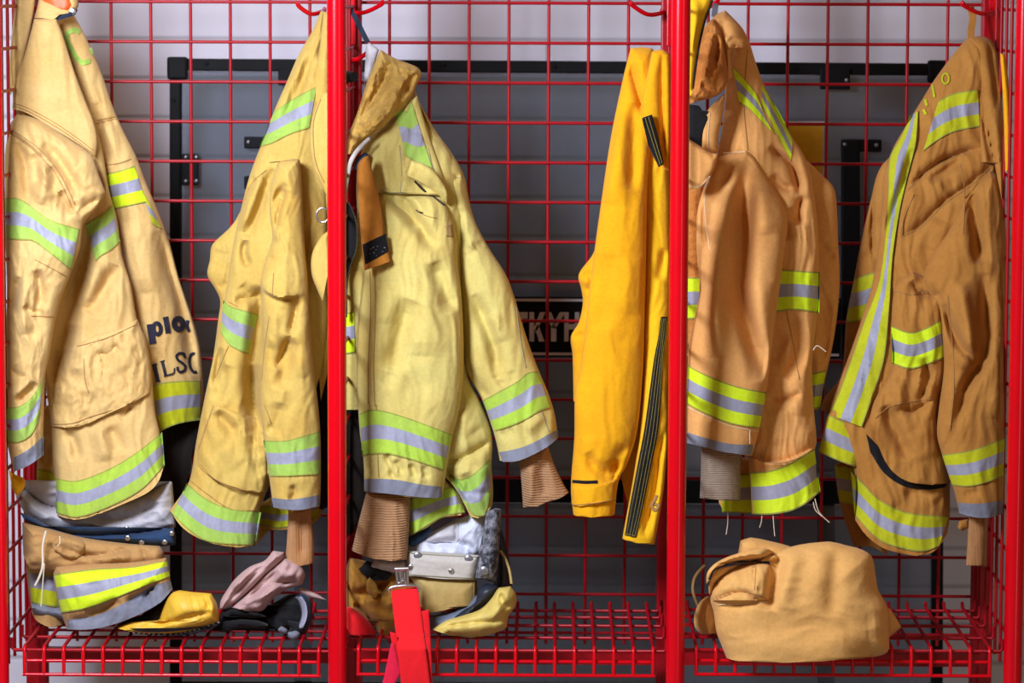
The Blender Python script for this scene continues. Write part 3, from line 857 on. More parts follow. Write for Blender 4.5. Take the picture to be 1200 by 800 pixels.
il = Panel(px('184 560, 184 500, 212 494, 236 488, 224 540, 213 600, 200 606'), base=.385, T=10, R=9, wr=2, seed=10); il.build('lining_or_shade', M_DARK, J, 'dark sheet standing in for shade in the coat opening')
flap = Panel(px('12 112, 10 92, 13 50, 18 0, 22 -40, 46 -40, 40 10, 36 34, 30 60, 24 84'), px('18 102'), base=.24, T=14, Tb=30, R=10, wr=2, seed=7)
flap.build('front_flap', M_KHAKI, J); seam(flap, [px('15 100, 14 60, 22 0')], 'seam', M_THREAD, J)
coll = Panel(px('40 22, 44 6, 50 -30, 86 -30, 92 6, 86 16'), px('72 16, 62 23, 52 21'), base=.24, T=22, R=14, wr=2, seed=8)
coll.build('collar', M_KHAKI, J)
tg = Panel(px('48 0, 50 -8, 78 -8, 84 6, 79 12'), px('70 10, 60 5'), base=coll, T=5, R=4, wr=.5, seed=9); tg.build('name_tag', M_ORANGE, J, 'orange tag')
cl = Panel(px('60 26, 70 15, 80 10, 92 10, 88 18'), px('74 22'), base=.235, T=14, R=6, wr=.8); cl.build('lining', M_NAVY, J, 'dark navy lining')
snap(coll, 84, 13, .008, 'snap', J)

# ------------------------------------------------------------------ mustard coat beside the second post
J = thing('turnout_coat', 'worn mustard yellow turnout coat hanging behind the left edge of the second red post', 'coat', tuple(W1(290, 640, .22)), 'turnout coats hanging in the locker rack')
back = Panel(px('205 600, 222 563, 230 517, 239 470, 249 423, 256 372, 258 352, 252 338, 243 322, 246 304, 248 288, 258 277, 268 268, 276 258, 283 246, 300 235, 306 330, 300 500, 290 600'), base=((240, .33), (600, .27)), T=22, R=20, wr=2, seed=11, folds=[('c', 5, 4, d2('320 100, 380 60')), ('v', 6, 10, d1('330 640, 300 780'))])
back.build('coat_back', M_YEL2, J)
body = Panel(px('199 598, 222 563, 228 530, 239 470, 249 423, 257 380, 263 350, 267 330, 268 318, 275 278, 284 238, 291 211, 298 190, 312 155, 322 128, 336 96, 350 64, 366 36, 376 13, 381 13, 384 60, 383 120, 384 300, 380 420, 352 500, 320 560, 303 603, 299 640'),
             px('275 641, 241 634, 215 619'), base=((0, .38), (120, .31), (300, .25), (640, .21)), T=46, R=36, wr=2.4, seed=12,
             folds=[('v', 9, 6, d1('690 100, 640 220, 580 380, 500 560')), ('r', 8, 9, d1('600 150, 540 330, 480 520')), ('v', 11, 5, d1('500 580, 490 680, 520 760')), ('v', 8, 7, cD('440 150, 400 260, 350 360')),
                    ('c', 9, 4, d1('490 300, 520 230, 570 160')), ('r', 7, 8, cD('430 140, 390 240')), ('v', 8, 8, cE('180 300, 150 400')), ('c', 9, 4, d2('470 80, 530 150')), ('c', 10, 5, d2('430 180, 540 160, 610 120')),
                    ('v', 10, 10, cE('255 300, 250 420, 270 520')), ('v', 7, 8, d3('310 110, 360 170, 440 240')), ('r', 6, 16, d3('380 300, 470 420')), ('v', 9, 9, d3('530 250, 560 400, 600 480')), ('v', 8, 5, d2('330 500, 280 760')), ('v', 18, 9, px('306 335, 301 390, 295 430, 297 470, 306 510'))])
body.build('coat_body', M_YEL2, J)
strip(body, d2('352 180, 390 215, 430 230, 585 275'), d2('335 400, 390 480, 430 505, 525 545'), 'reflective_band', [M_SILVER, M_LIMEWORN], J, LSL)
strip(body, px('219 566, 240 583, 267 595, 306 600'), px('202 602, 218 618, 243 634, 299 639'), 'reflective_band', [M_SILVER, M_LIMEWORN], J, LSL)
strip(body, px('321 131, 338 119, 352 111, 371 101'), px('304 172, 318 168, 338 158, 362 150'), 'reflective_band', [M_SILVER, M_LIMEWORN], J, LSL)
pk = Panel(px('232 545, 231 526, 238 505, 250 474, 262 477, 280 484, 303 490, 311 520, 314 576'), px('300 577, 280 572, 262 566, 244 556'), base=body, T=10, R=7, wr=2.4, seed=13, folds=[('v', 6, 7, d3('320 110, 380 190, 440 240')), ('v', 6, 10, d3('540 200, 560 380'))])
pk.build('pocket_flap', M_YEL2, J)
rear = Panel(px('300 640, 305 590, 340 570, 378 560, 379 590'), px('375 606, 360 617, 340 620, 320 614'), base=.31, T=16, R=12, wr=3, seed=14); rear.build('rear_hem', M_YEL2, J)
strip(rear, px('303 592, 340 594, 378 574'), px('302 614, 330 618, 372 606'), 'reflective_band', [M_SILVER, M_LIMEDIM], J, LSL)
sleeve = Panel(px('320 594, 315 555, 309 512, 305 470, 306 440, 308 416, 308 380, 307 346, 305 330, 312 302, 319 278, 316 250, 318 215, 326 190, 340 186, 351 186, 353 203, 355 241, 357 285, 360 320, 361 337, 364 390, 369 440, 375 500, 376 555, 375 593'),
               px('352 598, 334 598'), base=((180, .205), (340, .15), (600, .135)), T=46, Tb=60, R=30, wr=2.2, wsc=(60, 16), seed=15,
               folds=[('c', 12, 5, d1('765 240, 725 380, 690 540')), ('v', 10, 6, d1('690 560, 655 640, 640 720')), ('v', 7, 5, d1('775 200, 700 300, 600 420')), ('r', 6, 7, d1('760 300, 690 560, 660 700')),
                      ('s', 18, 7, d2('605 95, 640 130, 720 168, 800 158')), ('c', 8, 5, d2('850 150, 830 270, 800 420')), ('c', 10, 5, d2('800 420, 760 520, 705 640')), ('v', 9, 8, d2('820 450, 780 600, 740 780')),
                      ('r', 6, 9, d2('700 250, 660 500')), ('v', 8, 7, d3('690 60, 660 180, 640 250')), ('r', 5, 12, d2('880 300, 900 700')), ('c', 6, 3, d3('760 540, 780 580, 750 640')), ('v', 5, 6, d3('620 190, 660 240'))])
sleeve.build('sleeve', M_YEL2, J)
strip(sleeve, d3('592 280, 720 280, 820 255, 925 225'), d3('632 490, 720 490, 820 485, 930 478'), 'reflective_band', [M_SILVER, M_LIMEWORN], J, LSL, wrap=True)
strip(sleeve, d3('642 615, 740 625, 830 615, 922 598'), px('319 594, 338 597, 355 597, 375 592'), 'hem_binding', M_GREYHEM, J, ((1, 0),), wrap=True)
seam(sleeve, [d1('660 60, 740 52, 860 40'), d2('660 290, 630 500, 610 720'), d2('690 0, 680 140'), d3('600 70, 640 180')], 'seam', M_THREAD, J)
seam(body, [d1('500 310, 530 220, 580 160, 640 110'), d2('385 490, 300 700'), d2('385 190, 450 225'), d3('165 515, 260 590, 400 680, 560 690')], 'seam', M_THREAD, J)
seam(pk, [d3('225 420, 300 500, 420 560, 540 575'), d3('300 75, 215 330')], 'seam', M_THREAD, J)
wr_ = Panel(px('334 660, 337 620, 338 590, 364 590, 365 610, 368 635, 368 660'), px('352 663'), base=((590, .165), (665, .155)), T=24, R=14, wr=2, seed=16, folds=[('v', 5, 4, px('352 602, 354 655'))]); wr_.build('wristlet', M_KNITP, J, 'peach knitted wristlet')
cf = Panel(px('388 108, 378 108, 368 132, 363 160, 366 192, 376 216, 384 232, 388 232'), base=.155, T=12, R=9, wr=1.5, seed=17); cf.build('collar_flap', M_YEL2, J); seam(cf, [px('376 116, 368 140, 367 162, 370 190, 380 214')], 'seam', M_THREAD, J)
cf2 = Panel(px('378 353, 372 340, 365 320, 366 296, 378 275, 386 270, 388 300'), base=.16, T=14, R=9, wr=2.5, seed=18); cf2.build('storm_flap', M_YEL2, J)
up = Panel(px('362 230, 364 120, 374 60, 379 14, 388 14, 388 60, 388 250, 386 420, 376 470'), base=((0, .365), (60, .30), (470, .235)), T=16, R=10, wr=1.6, seed=19); up.build('open_front', M_YEL2, J)
mb = MB(); c = W1(378, 252, .158); mb.tube([c + Vector((math.cos(a) * .0115, 0, math.sin(a) * .013)) for a in [2 * math.pi * k / 24 for k in range(25)]], .0018, n=8); mb.build('d_ring', M_CHROME, J)
il = Panel(px('364 310, 376 270, 388 260, 388 592, 372 600, 368 450'), base=.30, T=10, R=9, wr=2, seed=20); il.build('lining_or_shade', M_DARK, J, 'dark sheet standing in for shade in the coat opening')
cord([(378, 12, .37), (377, 20, .37), (379, 30, .365)], .003, 'hanger_loop', M_GREYHEM, J)

# ------------------------------------------------------------------ pale yellow coat, middle bay left
J = thing('turnout_coat', 'pale yellow turnout coat with quilted collar hanging right of the second post', 'coat', tuple(W1(520, 615, .2)), 'turnout coats hanging in the locker rack')
body = Panel(px('515 552, 470 530, 440 420, 424 320, 418 240, 420 190, 436 158, 466 132, 480 118, 487 106, 494 130, 510 156, 530 184, 540 240, 542 320, 545 400, 548 440, 562 470, 574 500, 577 520, 576 545, 578 575, 577 592'),
             px('568 603, 560 607, 551 605, 544 590, 532 570'), base=((50, .33), (200, .26), (600, .185)), T=42, R=38, wr=2.2, seed=21,
             folds=[('c', 6, 4, g2('545 350, 600 350, 700 300, 780 250')), ('r', 8, 10, g2('620 100, 700 200')), ('v', 9, 8, g2('560 330, 560 420')), ('c', 8, 4, g2('540 400, 600 470, 660 560')), ('v', 8, 6, g2('640 420, 690 560')), ('r', 8, 10, g2('740 380, 740 520'))])
body.build('coat_body', M_YEL3, J)
strip(body, g2('560 432, 620 450, 690 420, 772 345'), g2('665 612, 700 642, 745 640, 778 560'), 'reflective_band', [M_SILVER, M_LIMEWORN], J, LSL)
hf = Panel(px('478 620, 476 590, 480 570, 520 560, 535 575, 545 596'), px('540 604, 520 606, 500 618, 482 627'), base=.185, T=22, R=14, wr=3, seed=22); hf.build('rear_hem', M_YEL3, J)
strip(hf, px('477 584, 500 580, 530 570'), px('482 627, 500 616, 520 605, 545 600'), 'reflective_band', [M_SILVER, M_LIMEOLD], J, LSL)
sl2 = Panel(px('586 541, 582 520, 577 502, 564 466, 552 446, 545 430, 541 364, 538 310, 528 240, 512 190, 500 150, 490 116, 496 128, 510 152, 530 180, 544 206, 550 236, 558 262, 574 292, 592 320, 602 345, 611 376, 624 415, 634 440, 643 462, 650 485, 654 513'),
            px('640 524, 622 534, 604 541'), base=((110, .30), (300, .245), (540, .19)), T=46, R=32, wr=2.0, seed=23,
            folds=[('v', 9, 8, g1('690 200, 740 330, 790 460, 820 640')), ('r', 7, 10, g1('780 300, 830 450')), ('v', 6, 6, g1('640 550, 700 680, 760 740')), ('v', 6, 5, g1('880 600, 900 660')), ('c', 5, 3, g1('800 620, 840 680')),
                   ('r', 6, 8, f2('860 640, 900 700')), ('v', 6, 8, f2('790 420, 770 560, 800 700')), ('c', 5, 3, f2('890 690, 930 655, 960 660')), ('v', 6, 7, f2('870 680, 850 760')), ('c', 4, 3, f2('640 240, 720 225, 800 210')),
                   ('v', 6, 6, g2('830 230, 900 190')), ('r', 6, 7, g2('960 200, 1060 120'))])
sl2.build('sleeve', M_YEL3, J)
strip(sl2, g1('735 752, 830 700, 920 650, 975 605, 1028 602'), g2('800 200, 880 175, 960 140, 1035 95, 1090 78'), 'reflective_band', [M_SILVER, M_LIMEOLD], J, LSL, wrap=True)
strip(sl2, g2('820 310, 920 290, 1000 260, 1100 205, 1128 195'), px('589 541, 606 540, 624 533, 642 523, 654 513'), 'hem_binding', M_GREYHEM, J, ((1, 0),), wrap=True)
w2 = Panel(px('613 595, 611 565, 609 536, 615 530, 642 522, 650 545, 660 566, 667 577'), px('655 584, 640 588, 628 594'), base=((530, .20), (595, .185)), T=30, R=18, wr=1.6, seed=24, folds=[('v', 6, 6, px('634 540, 640 580')), ('r', 4, 5, px('622 545, 622 590'))]); w2.build('wristlet', M_KNIT, J, 'tan knitted wristlet')
sl1 = Panel(px('427 576, 426 540, 422 510, 420 483, 418 428, 419 380, 424 334, 428 280, 436 245, 448 222, 456 226, 472 228, 500 228, 520 236, 530 258, 535 280, 536 310, 540 340, 543 390, 543 432, 541 460, 536 490, 530 512, 525 540, 518 584'),
            px('500 584, 478 582, 452 578'), base=((220, .225), (400, .165), (590, .145)), T=50, R=40, wr=2.0, seed=25,
            folds=[('v', 11, 8, f2('290 340, 420 400, 520 530, 620 700')), ('v', 8, 7, f2('380 370, 450 470, 500 560')), ('v', 10, 9, g1('480 30, 530 170, 580 290')), ('v', 12, 13, g1('370 230, 330 330, 300 450, 250 600')), ('r', 8, 16, g1('440 150, 430 350, 420 520')),
                   ('r', 6, 14, g1('250 150, 230 350')), ('v', 6, 8, g1('220 680, 260 600')), ('v', 5, 14, g1('320 660, 500 680')), ('v', 6, 4, g2('230 320, 270 400, 265 450')), ('v', 6, 4, g2('285 350, 315 420')), ('v', 6, 4, g2('360 370, 390 440')),
                   ('v', 5, 4, g2('430 380, 440 450')), ('v', 6, 4, g2('130 380, 150 440')), ('r', 4, 4, g2('250 330, 290 440')), ('v', 5, 5, f2('270 330, 330 380'))])
sl1.build('sleeve', M_YEL3, J)
strip(sl1, g2('95 110, 140 90, 200 90, 330 125, 480 180, 578 218'), g2('108 330, 190 318, 270 325, 400 360, 535 405'), 'reflective_band', [M_SILVER, M_LIMEOLD], J, LSL, wrap=True)
strip(sl1, g2('118 450, 200 448, 300 455, 420 478, 525 490'), px('428 576, 452 578, 478 581, 500 583, 518 583'), 'hem_binding', M_GREYHEM, J, ((1, 0),), wrap=True)
seam(sl1, [g1('175 70, 178 300, 168 560, 175 780'), g1('150 80, 152 300, 140 560, 140 770'), g2('182 60, 185 200, 195 440'), f2('500 430, 560 470, 640 490')], 'seam', M_THREAD, J)
seam(sl2, [g1('910 260, 930 420, 960 580'), g2('1020 10, 1050 120, 1080 200'), f2('660 240, 740 225, 810 215')], 'seam', M_THREADG, J)
w1_ = Panel(px('412 645, 420 612, 430 574, 450 572, 482 576, 480 610, 477 656'), px('455 657, 432 653'), base=((570, .165), (655, .135)), T=34, R=22, wr=1.6, seed=26, folds=[('v', 4, 8, px('440 590, 436 640'))]); w1_.build('wristlet', M_KNIT, J, 'tan knitted wristlet')
yk = Panel(px('430 226, 432 190, 436 165, 452 150, 468 134, 482 118, 489 112, 500 150, 512 184, 522 214, 526 236'), px('514 228, 496 214, 476 206, 474 228, 458 226, 444 222'), base=lambda p: np.minimum(body.depth(p), .245), T=14, R=12, wr=1.4, seed=27, folds=[('s', 5, 6, f2('400 40, 410 180, 400 320')), ('v', 6, 12, f1('200 700, 250 600'))])
yk.build('yoke', M_YEL3, J)
strip(yk, f1('360 520, 400 505, 440 520, 465 440'), f2('430 75, 490 110, 560 150, 610 160'), 'reflective_band', [M_SILVER, M_LIMEWORN], J, LSL)
pkt = Panel(px('476 205, 482 188, 497 192, 512 204, 524 224, 524 240'), px('512 226, 494 214'), base=lambda p: np.minimum(yk.depth(p), sl1.depth(p)), T=10, R=6, wr=1, seed=28); pkt.build('pocket_flap', M_YEL3, J)
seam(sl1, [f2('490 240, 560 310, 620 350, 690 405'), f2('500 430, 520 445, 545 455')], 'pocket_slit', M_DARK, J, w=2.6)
seam(yk, [f2('390 0, 405 150, 395 320'), f2('580 20, 620 170, 660 240'), f2('260 300, 320 318, 410 325')], 'seam', M_THREADG, J)
nt_ = Panel(f2('690 540, 700 610, 755 620, 745 520'), base=sl1, T=6, R=4, wr=.5, sm=False); nt_.build('tag_loop', M_OLIVE, J)
col = Panel(px('407 180, 409 158, 420 128, 430 96, 438 76, 446 58, 462 68, 478 74, 491 80, 495 88, 488 100, 484 112, 474 126, 460 138, 448 150, 436 158, 420 170, 412 182'), base=((50, .31), (180, .20)), T=30, R=16, wr=4.5, wsc=(16, 9), seed=29, fine=1.8,
            folds=[('v', 9, 5, f1('320 190, 270 330, 180 480, 110 600')), ('r', 7, 7, f1('400 280, 320 480, 200 620')), ('s', 5, 5, f1('270 120, 200 300, 130 480')), ('s', 6, 5, f1('100 780, 250 650, 350 520, 420 330, 520 240')), ('v', 6, 4, f1('480 250, 440 400'))], ang=0)
col.build('collar', M_COLLAR3, J, 'gold quilted collar lining')
edge = Panel(px('404 238, 405 215, 408 190, 418 173, 432 160, 435 163, 422 177, 414 190, 410 206, 407 224'), base=.19, T=4, R=3, wr=.6, Tb=2); edge.build('collar_edge', M_STONE, J, 'off-white collar edge')
inn = Panel(px('414 200, 418 186, 428 178, 434 182, 432 192'), base=.21, T=8, R=5, wr=.6); inn.build('collar_lining', M_NAVY, J, 'navy collar lining')
zp_ = Panel(px('404 372, 404 240, 408 236, 416 252, 420 272, 419 292, 414 306, 408 330, 407 372'), base=.20, T=9, R=7, wr=1); zp_.build('zipper_tape', M_BLACKCLOTH, J, 'black zipper tape')
decal(zp_, [[(x - .9, y - .7), (x + .9, y - .7), (x + .9, y + .7), (x - .9, y + .7)] for (x, y) in smooth_line(px('409 238, 416 254, 418.5 272, 417.5 292, 412 308, 406.5 330, 405.5 368'), step=2.6)], 'zipper_teeth', M_SCREW, J)
pl = Panel(px('405 480, 405 330, 408 318, 418 280, 422 240, 430 300, 428 400, 424 480'), base=.235, T=14, R=9, wr=1.5, seed=30); pl.build('front_placket', M_YEL3, J)
strip(pl, px('404 367, 415 365'), px('404 415, 416 413'), 'reflective_band', [M_SILVER, M_LIME], J, LSL)
st = Panel(px('427 317, 424 290, 421 250, 419 194, 426 184, 432 182, 440 214, 447 246, 451 280, 458 306'), px('444 311'), base=((180, .17), (320, .125)), T=11, R=8, wr=1.0, seed=31, folds=[('v', 3, 5, px('428 240, 440 244'))]); st.build('closure_strap', M_STRAP3, J, 'rust brown closure strap')
hk = Panel(f2('140 665, 298 592, 318 712, 160 800'), base=st, T=4, R=3, wr=.8, sm=False); hk.build('closure_patch', M_BLACKCLOTH, J, 'black patch')
decal(hk, [[(x, y), (x + w, y + .4), (x + w * .8, y + h), (x - .3, y + h * .8)] for x, y, w, h in ((434, 291, 1.6, .8), (437, 289, 1.2, 1.4), (440, 292, 1.8, .8), (438, 295, .9, 1.8), (442, 288, 1, .9), (433, 297, 1.2, .8), (441, 299, .8, 1.1), (450, 289, 1.4, 1.8), (448, 294, .8, .8))], 'lint', M_GREYHEM, J)
il = Panel(px('404 640, 404 300, 414 290, 428 300, 430 580, 416 620'), base=.29, T=10, R=9, wr=2, seed=33); il.build('lining_or_shade', M_DARK, J, 'dark sheet standing in for shade in the coat opening')  # no real lining: dark cloth colour stands in for the opening's shade
ribbon([(411, 10, .40), (416, 20, .385), (424, 36, .36), (431, 50, .33)], .0095, .003, 'hanger_strap', M_NAVY, J)
wb = Panel(px('426 104, 428 72, 429 52, 433 50, 444 58, 440 72, 434 90'), base=.325, T=9, R=7, wr=.8); wb.build('hanger_tab', M_LINING, J, 'white hanger tab')

# ------------------------------------------------------------------ bright yellow coat, middle bay right
J = thing('cotton_coat', 'thin bright yellow coat without lining bands, hanging left of the third post', 'coat', tuple(W1(725, 636, .2)), 'turnout coats hanging in the locker rack')
bk = Panel(px('672 470, 671 416, 669 394, 678 378, 683 354, 681 338, 678 322, 695 297, 712 250, 750 240, 752 470'), base=.28, T=28, R=18, wr=2, seed=41, folds=[('c', 8, 4, k1('100 240, 190 230')), ('c', 8, 4, k1('120 330, 190 340')), ('c', 8, 4, k1('60 650, 140 640')), ('r', 6, 6, k1('110 290, 180 280'))]); bk.build('coat_back', M_AMBER, J)
sleeve = Panel(px('672 604, 669 572, 673 512, 674 460, 680 430, 686 385, 691 338, 696 298, 704 240, 716 160, 730 92, 739 56, 752 55, 764 56, 772 70, 770 130, 760 190, 758 240, 757 300, 755 385, 753 440, 746 508, 734 545, 725 563, 720 604'),
               px('700 606, 686 606'), base=((50, .30), (250, .22), (600, .18)), T=40, R=36, wr=1.6, wsc=(110, 26), seed=42,
               folds=[('v', 7, 8, cI('260 300, 255 420, 250 560')), ('c', 8, 4, cI('245 190, 275 300, 280 340')), ('r', 6, 14, cI('225 330, 190 600')), ('r', 6, 18, k1('480 100, 440 500')), ('v', 5, 14, k1('300 100, 260 600')), ('v', 7, 7, k2('160 170, 220 280, 330 330')), ('c', 9, 5, k2('330 370, 350 300, 345 220')),
                      ('v', 7, 8, k2('420 120, 360 220, 370 320')), ('r', 5, 12, k2('180 60, 200 250'))])
sleeve.build('sleeve', M_AMBER, J)
seam(sleeve, [k2('60 365, 150 372, 230 370')], 'tab_slit', M_BLACKCLOTH, J, w=4.6)
tab = Panel(px('670 593, 669 570, 690 568, 709 565, 722 561, 722 587'), px('700 590, 684 593'), base=sleeve, T=7, R=4, wr=.8, seed=43); tab.build('cuff_tab', M_AMBER, J); seam(tab, [px('671 592, 700 589, 721 585')], 'seam', M_THREAD, J)
body = Panel(px('729 632, 742 560, 750 505, 754 440, 754 330, 754 250, 750 150, 753 110, 783 100, 785 300, 784 420, 783 500, 778 570, 767 638'), px('757 634, 750 637, 740 634'), base=((100, .30), (630, .17)), T=26, R=16, wr=1.6, seed=44, folds=[('c', 8, 4, k2('690 0, 640 200, 620 400, 540 740')), ('v', 6, 6, k1('640 280, 690 60')), ('r', 5, 6, k2('520 160, 440 560'))])
body.build('front_placket', M_AMBER2, J)
strip(body, k1('655 520, 640 640, 610 790') + k2('545 0, 500 240, 440 560, 412 725'), k1('700 520, 690 640, 670 790') + k2('640 0, 590 260, 520 600, 485 740'), 'hook_strip', [M_BLACKCLOTH], J, ((1, 0),))
seam(body, [k1('663 530, 648 640, 622 790') + k2('558 10, 515 240, 455 560, 425 725'), k1('672 530, 660 640, 640 790') + k2('580 10, 538 240, 475 575, 445 728'), k1('682 530, 672 640, 655 790') + k2('602 10, 560 250, 495 590, 462 732'), k1('692 530, 684 640, 665 790') + k2('625 10, 578 260, 510 600, 478 735'), k2('415 715, 480 730')], 'stitching', M_STITCHY, J, w=.8, off=3.2)
lin_ = Panel(px('728 560, 744 505, 752 440, 754 380, 766 380, 764 470, 750 560, 738 600'), base=.25, T=12, R=9, wr=2, seed=45); lin_.build('inner_front', M_AMBER, J)
inner = Panel(px('752 148, 752 120, 758 90, 764 60, 776 58, 785 64, 786 130, 784 200, 776 196, 768 180'), base=.245, T=18, R=11, wr=1.2, seed=46, folds=[('c', 6, 3, px('776 62, 775 110, 780 190'))]); inner.build('collar', M_AMBER, J)
bt = Panel(cI('280 345, 310 335, 325 385, 345 480, 330 490, 300 430'), base=.215, T=7, R=5, wr=.5); bt.build('collar_tab', M_BLACKCLOTH, J, 'black collar tab'); seam(bt, [cI('290 345, 310 410, 335 485'), cI('300 342, 320 410, 340 478')], 'stitching', M_STITCHY, J, w=.8)
cord([(770, 580, .14), (766, 590, .138), (772, 592, .136), (768, 598, .135), (764, 592, .136), (769, 584, .136)], .003, 'knotted_cord', M_THREAD, J)

# ------------------------------------------------------------------ yellow garment right of the third post
J = thing('cotton_coat', 'narrow edge of a yellow garment at the top right of the third post', 'coat', tuple(W1(812, 120, .12)))
s_ = Panel(px('806 124, 805 60, 805 -70, 840 -70, 834 0, 826 22, 819 50, 815 75, 812 104'), base=.12, T=14, R=12, wr=1, seed=47, folds=[('r', 5, 7, px('816 0, 812 60'))]); s_.build('garment_edge', M_AMBER2, J)
seam(s_, [px('835 0, 827 22, 820 50, 816 75, 812 104')], 'black_zip', M_BLACKCLOTH, J, w=2.4, off=2.5)

# ------------------------------------------------------------------ tan coat, right bay left
J = thing('turnout_coat', 'clean tan turnout coat with bright lime bands hanging right of the third post', 'coat', tuple(W1(885, 600, .2)), 'turnout coats hanging in the locker rack')
bs = Panel(px('948 480, 945 400, 940 300, 935 200, 946 188, 962 204, 977 220, 981 250, 982 280, 984 320, 983 350, 977 398, 966 449, 960 480'), base=((190, .31), (480, .29)), T=30, R=18, wr=2, seed=51, folds=[('v', 6, 5, l1('810 370, 870 470')), ('c', 8, 5, l1('920 660, 1000 740, 1040 750')), ('v', 6, 8, cM('420 100, 410 300'))]); bs.build('sleeve', M_TAN, J)
strip(bs, px('946 437, 955 437, 968 434'), px('946 478, 954 479, 961 478'), 'reflective_band', [M_SILVER, M_LIME], J, LSL)
lf = Panel(px('806 440, 805 222, 824 214, 826 300, 824 440'), base=.25, T=10, R=8, wr=1.5); lf.build('open_front', M_CORD, J, 'rust quilted lining')
strip(lf, px('805 325, 820 325'), px('805 374, 820 373'), 'reflective_band', [M_SILVER, M_LIME], J, LSL)
hb = Panel(px('842 588, 850 560, 868 535, 890 540, 890 602'), px('868 601, 848 599'), base=.265, T=14, R=10, wr=1.5); hb.build('rear_hem', M_TAN, J)
strip(hb, px('845 560, 866 556, 890 554'), px('846 600, 868 601, 890 602'), 'reflective_band', [M_SILVER, M_LIME], J, LSL)
body = Panel(px('881 603, 879 560, 872 520, 850 480, 828 400, 820 300, 824 230, 838 190, 846 150, 850 110, 848 60, 850 16, 868 32, 877 46, 884 68, 894 96, 910 128, 928 160, 944 186, 952 215, 958 260, 960 320, 958 366, 952 420, 953 470, 957 517, 955 527, 960 576'),
             px('948 588, 930 597, 905 603'), base=((0, .35), (200, .26), (600, .19)), T=42, R=34, wr=2.0, seed=52,
             folds=[('c', 12, 4, l1('580 10, 640 60, 720 120, 760 220, 785 340')), ('c', 10, 4, l1('800 340, 780 420, 780 540')), ('v', 8, 5, l1('715 420, 765 500')), ('v', 7, 5, l1('600 200, 660 270, 740 300')), ('c', 6, 4, l1('690 500, 700 640')),
                    ('v', 8, 8, cM('330 150, 345 260, 310 340')), ('v', 8, 10, cM('290 200, 270 300')), ('r', 6, 12, cM('350 300, 340 440')), ('r', 6, 12, cM('290 420, 280 520')), ('c', 5, 4, l2('450 170, 560 160, 620 130')),
                    ('s', 9, 7, l2('690 420, 560 485, 450 495, 345 460')), ('v', 6, 8, l2('660 130, 690 330'))])
body.build('coat_body', M_TAN, J)
strip(body, px('906 315, 933 317, 961 319'), px('904 366, 933 363, 960 367'), 'reflective_band', [M_SILVER, M_LIME], J, LSL)
strip(body, l2('352 548, 450 540, 560 500, 685 425'), l2('368 768, 480 765, 600 735, 718 648'), 'reflective_band', [M_SILVER, M_LIME], J, LSL)
strip(body, px('859 78, 868 88, 886 110, 896 136'), px('866 120, 876 126, 890 140, 908 158'), 'reflective_band', [M_SILVER, M_LIME], J, LSL)
strip(body, px('893 98, 904 116, 916 136, 929 164'), px('893 122, 902 140, 912 160, 927 189'), 'reflective_band', [M_SILVER, M_LIME], J, LSL)
seam(body, [l2('345 462, 450 498, 560 490, 690 425'), cM('310 150, 330 250, 345 340'), l1('440 60, 520 250, 680 480'), px('876 58, 872 120, 876 176')], 'seam', M_THREAD, J)
sleeve = Panel(px('805 519, 805 470, 806 427, 808 400, 816 364, 821 338, 818 315, 816 280, 817 249, 822 228, 832 202, 838 186, 850 180, 862 178, 875 176, 886 186, 902 212, 918 240, 923 262, 921 278, 917 310, 912 350, 907 385, 902 430, 898 457, 890 502, 881 534'),
               px('866 532, 841 527, 820 521'), base=((176, .235), (330, .165), (530, .13)), T=50, R=38, wr=.7, wsc=(120, 30), seed=53, fine=.4,
               folds=[('r', 13, 11, l1('270 240, 250 500, 230 800') + cM('110 100, 115 200, 120 280')), ('v', 17, 12, l1('428 50, 415 250, 400 500, 395 800') + cM('185 100, 215 220, 250 340')), ('v', 9, 8, l1('330 110, 250 330, 200 560')), ('r', 7, 12, l1('520 260, 560 600')),
                      ('v', 6, 6, l1('130 330, 150 560, 170 720')), ('v', 6, 8, cM('50 440, 90 430, 100 460')), ('r', 5, 14, cM('250 60, 230 250'))])
sleeve.build('sleeve', M_TAN, J)
strip(sleeve, l2('28 -12, 60 10, 180 65, 300 105, 437 132'), l2('18 190, 100 235, 250 295, 400 320'), 'reflective_band', [M_SILVER, M_LIME], J, LSL, wrap=True)
strip(sleeve, l2('20 338, 120 370, 250 400, 370 405'), px('805 519, 822 523, 841 528, 866 532, 881 533'), 'hem_binding', M_GREYHEM, J, ((1, 0),), wrap=True)
seam(sleeve, [l1('200 170, 150 330, 155 520, 180 700'), l1('270 52, 340 48, 420 44'), l2('350 325, 350 400'), l2('20 205, 110 250, 260 310, 395 335')], 'seam', M_THREADL, J)
wg = Panel(px('820 584, 821 555, 822 520, 868 526, 868 560, 867 587'), px('845 586'), base=.185, T=22, R=14, wr=1.5, seed=54); wg.build('wristlet', M_KNITG, J, 'grey knitted wristlet')
flp = Panel(px('806 221, 806 162, 822 172, 836 182, 842 180, 838 196, 830 210'), px('818 222'), base=.15, T=12, R=7, wr=1.2, seed=55); flp.build('storm_flap', M_TAN, J); seam(flp, [px('808 218, 820 218, 832 206')], 'seam', M_THREADL, J)
blk = Panel(px('807 176, 807 122, 820 124, 826 135, 838 131, 842 140, 828 150, 824 174, 814 176'), base=.20, T=9, R=7, wr=.8); blk.build('collar_lining', M_BLACKCLOTH, J, 'black collar lining')
cs = Panel(px('820 180, 822 150, 830 128, 842 116, 850 108, 846 140, 842 160, 842 178, 834 182'), base=.205, T=16, R=9, wr=1, seed=56); cs.build('collar_stand', M_TAN, J); seam(cs, [px('832 132, 830 156, 830 178')], 'seam', M_THREADL, J)
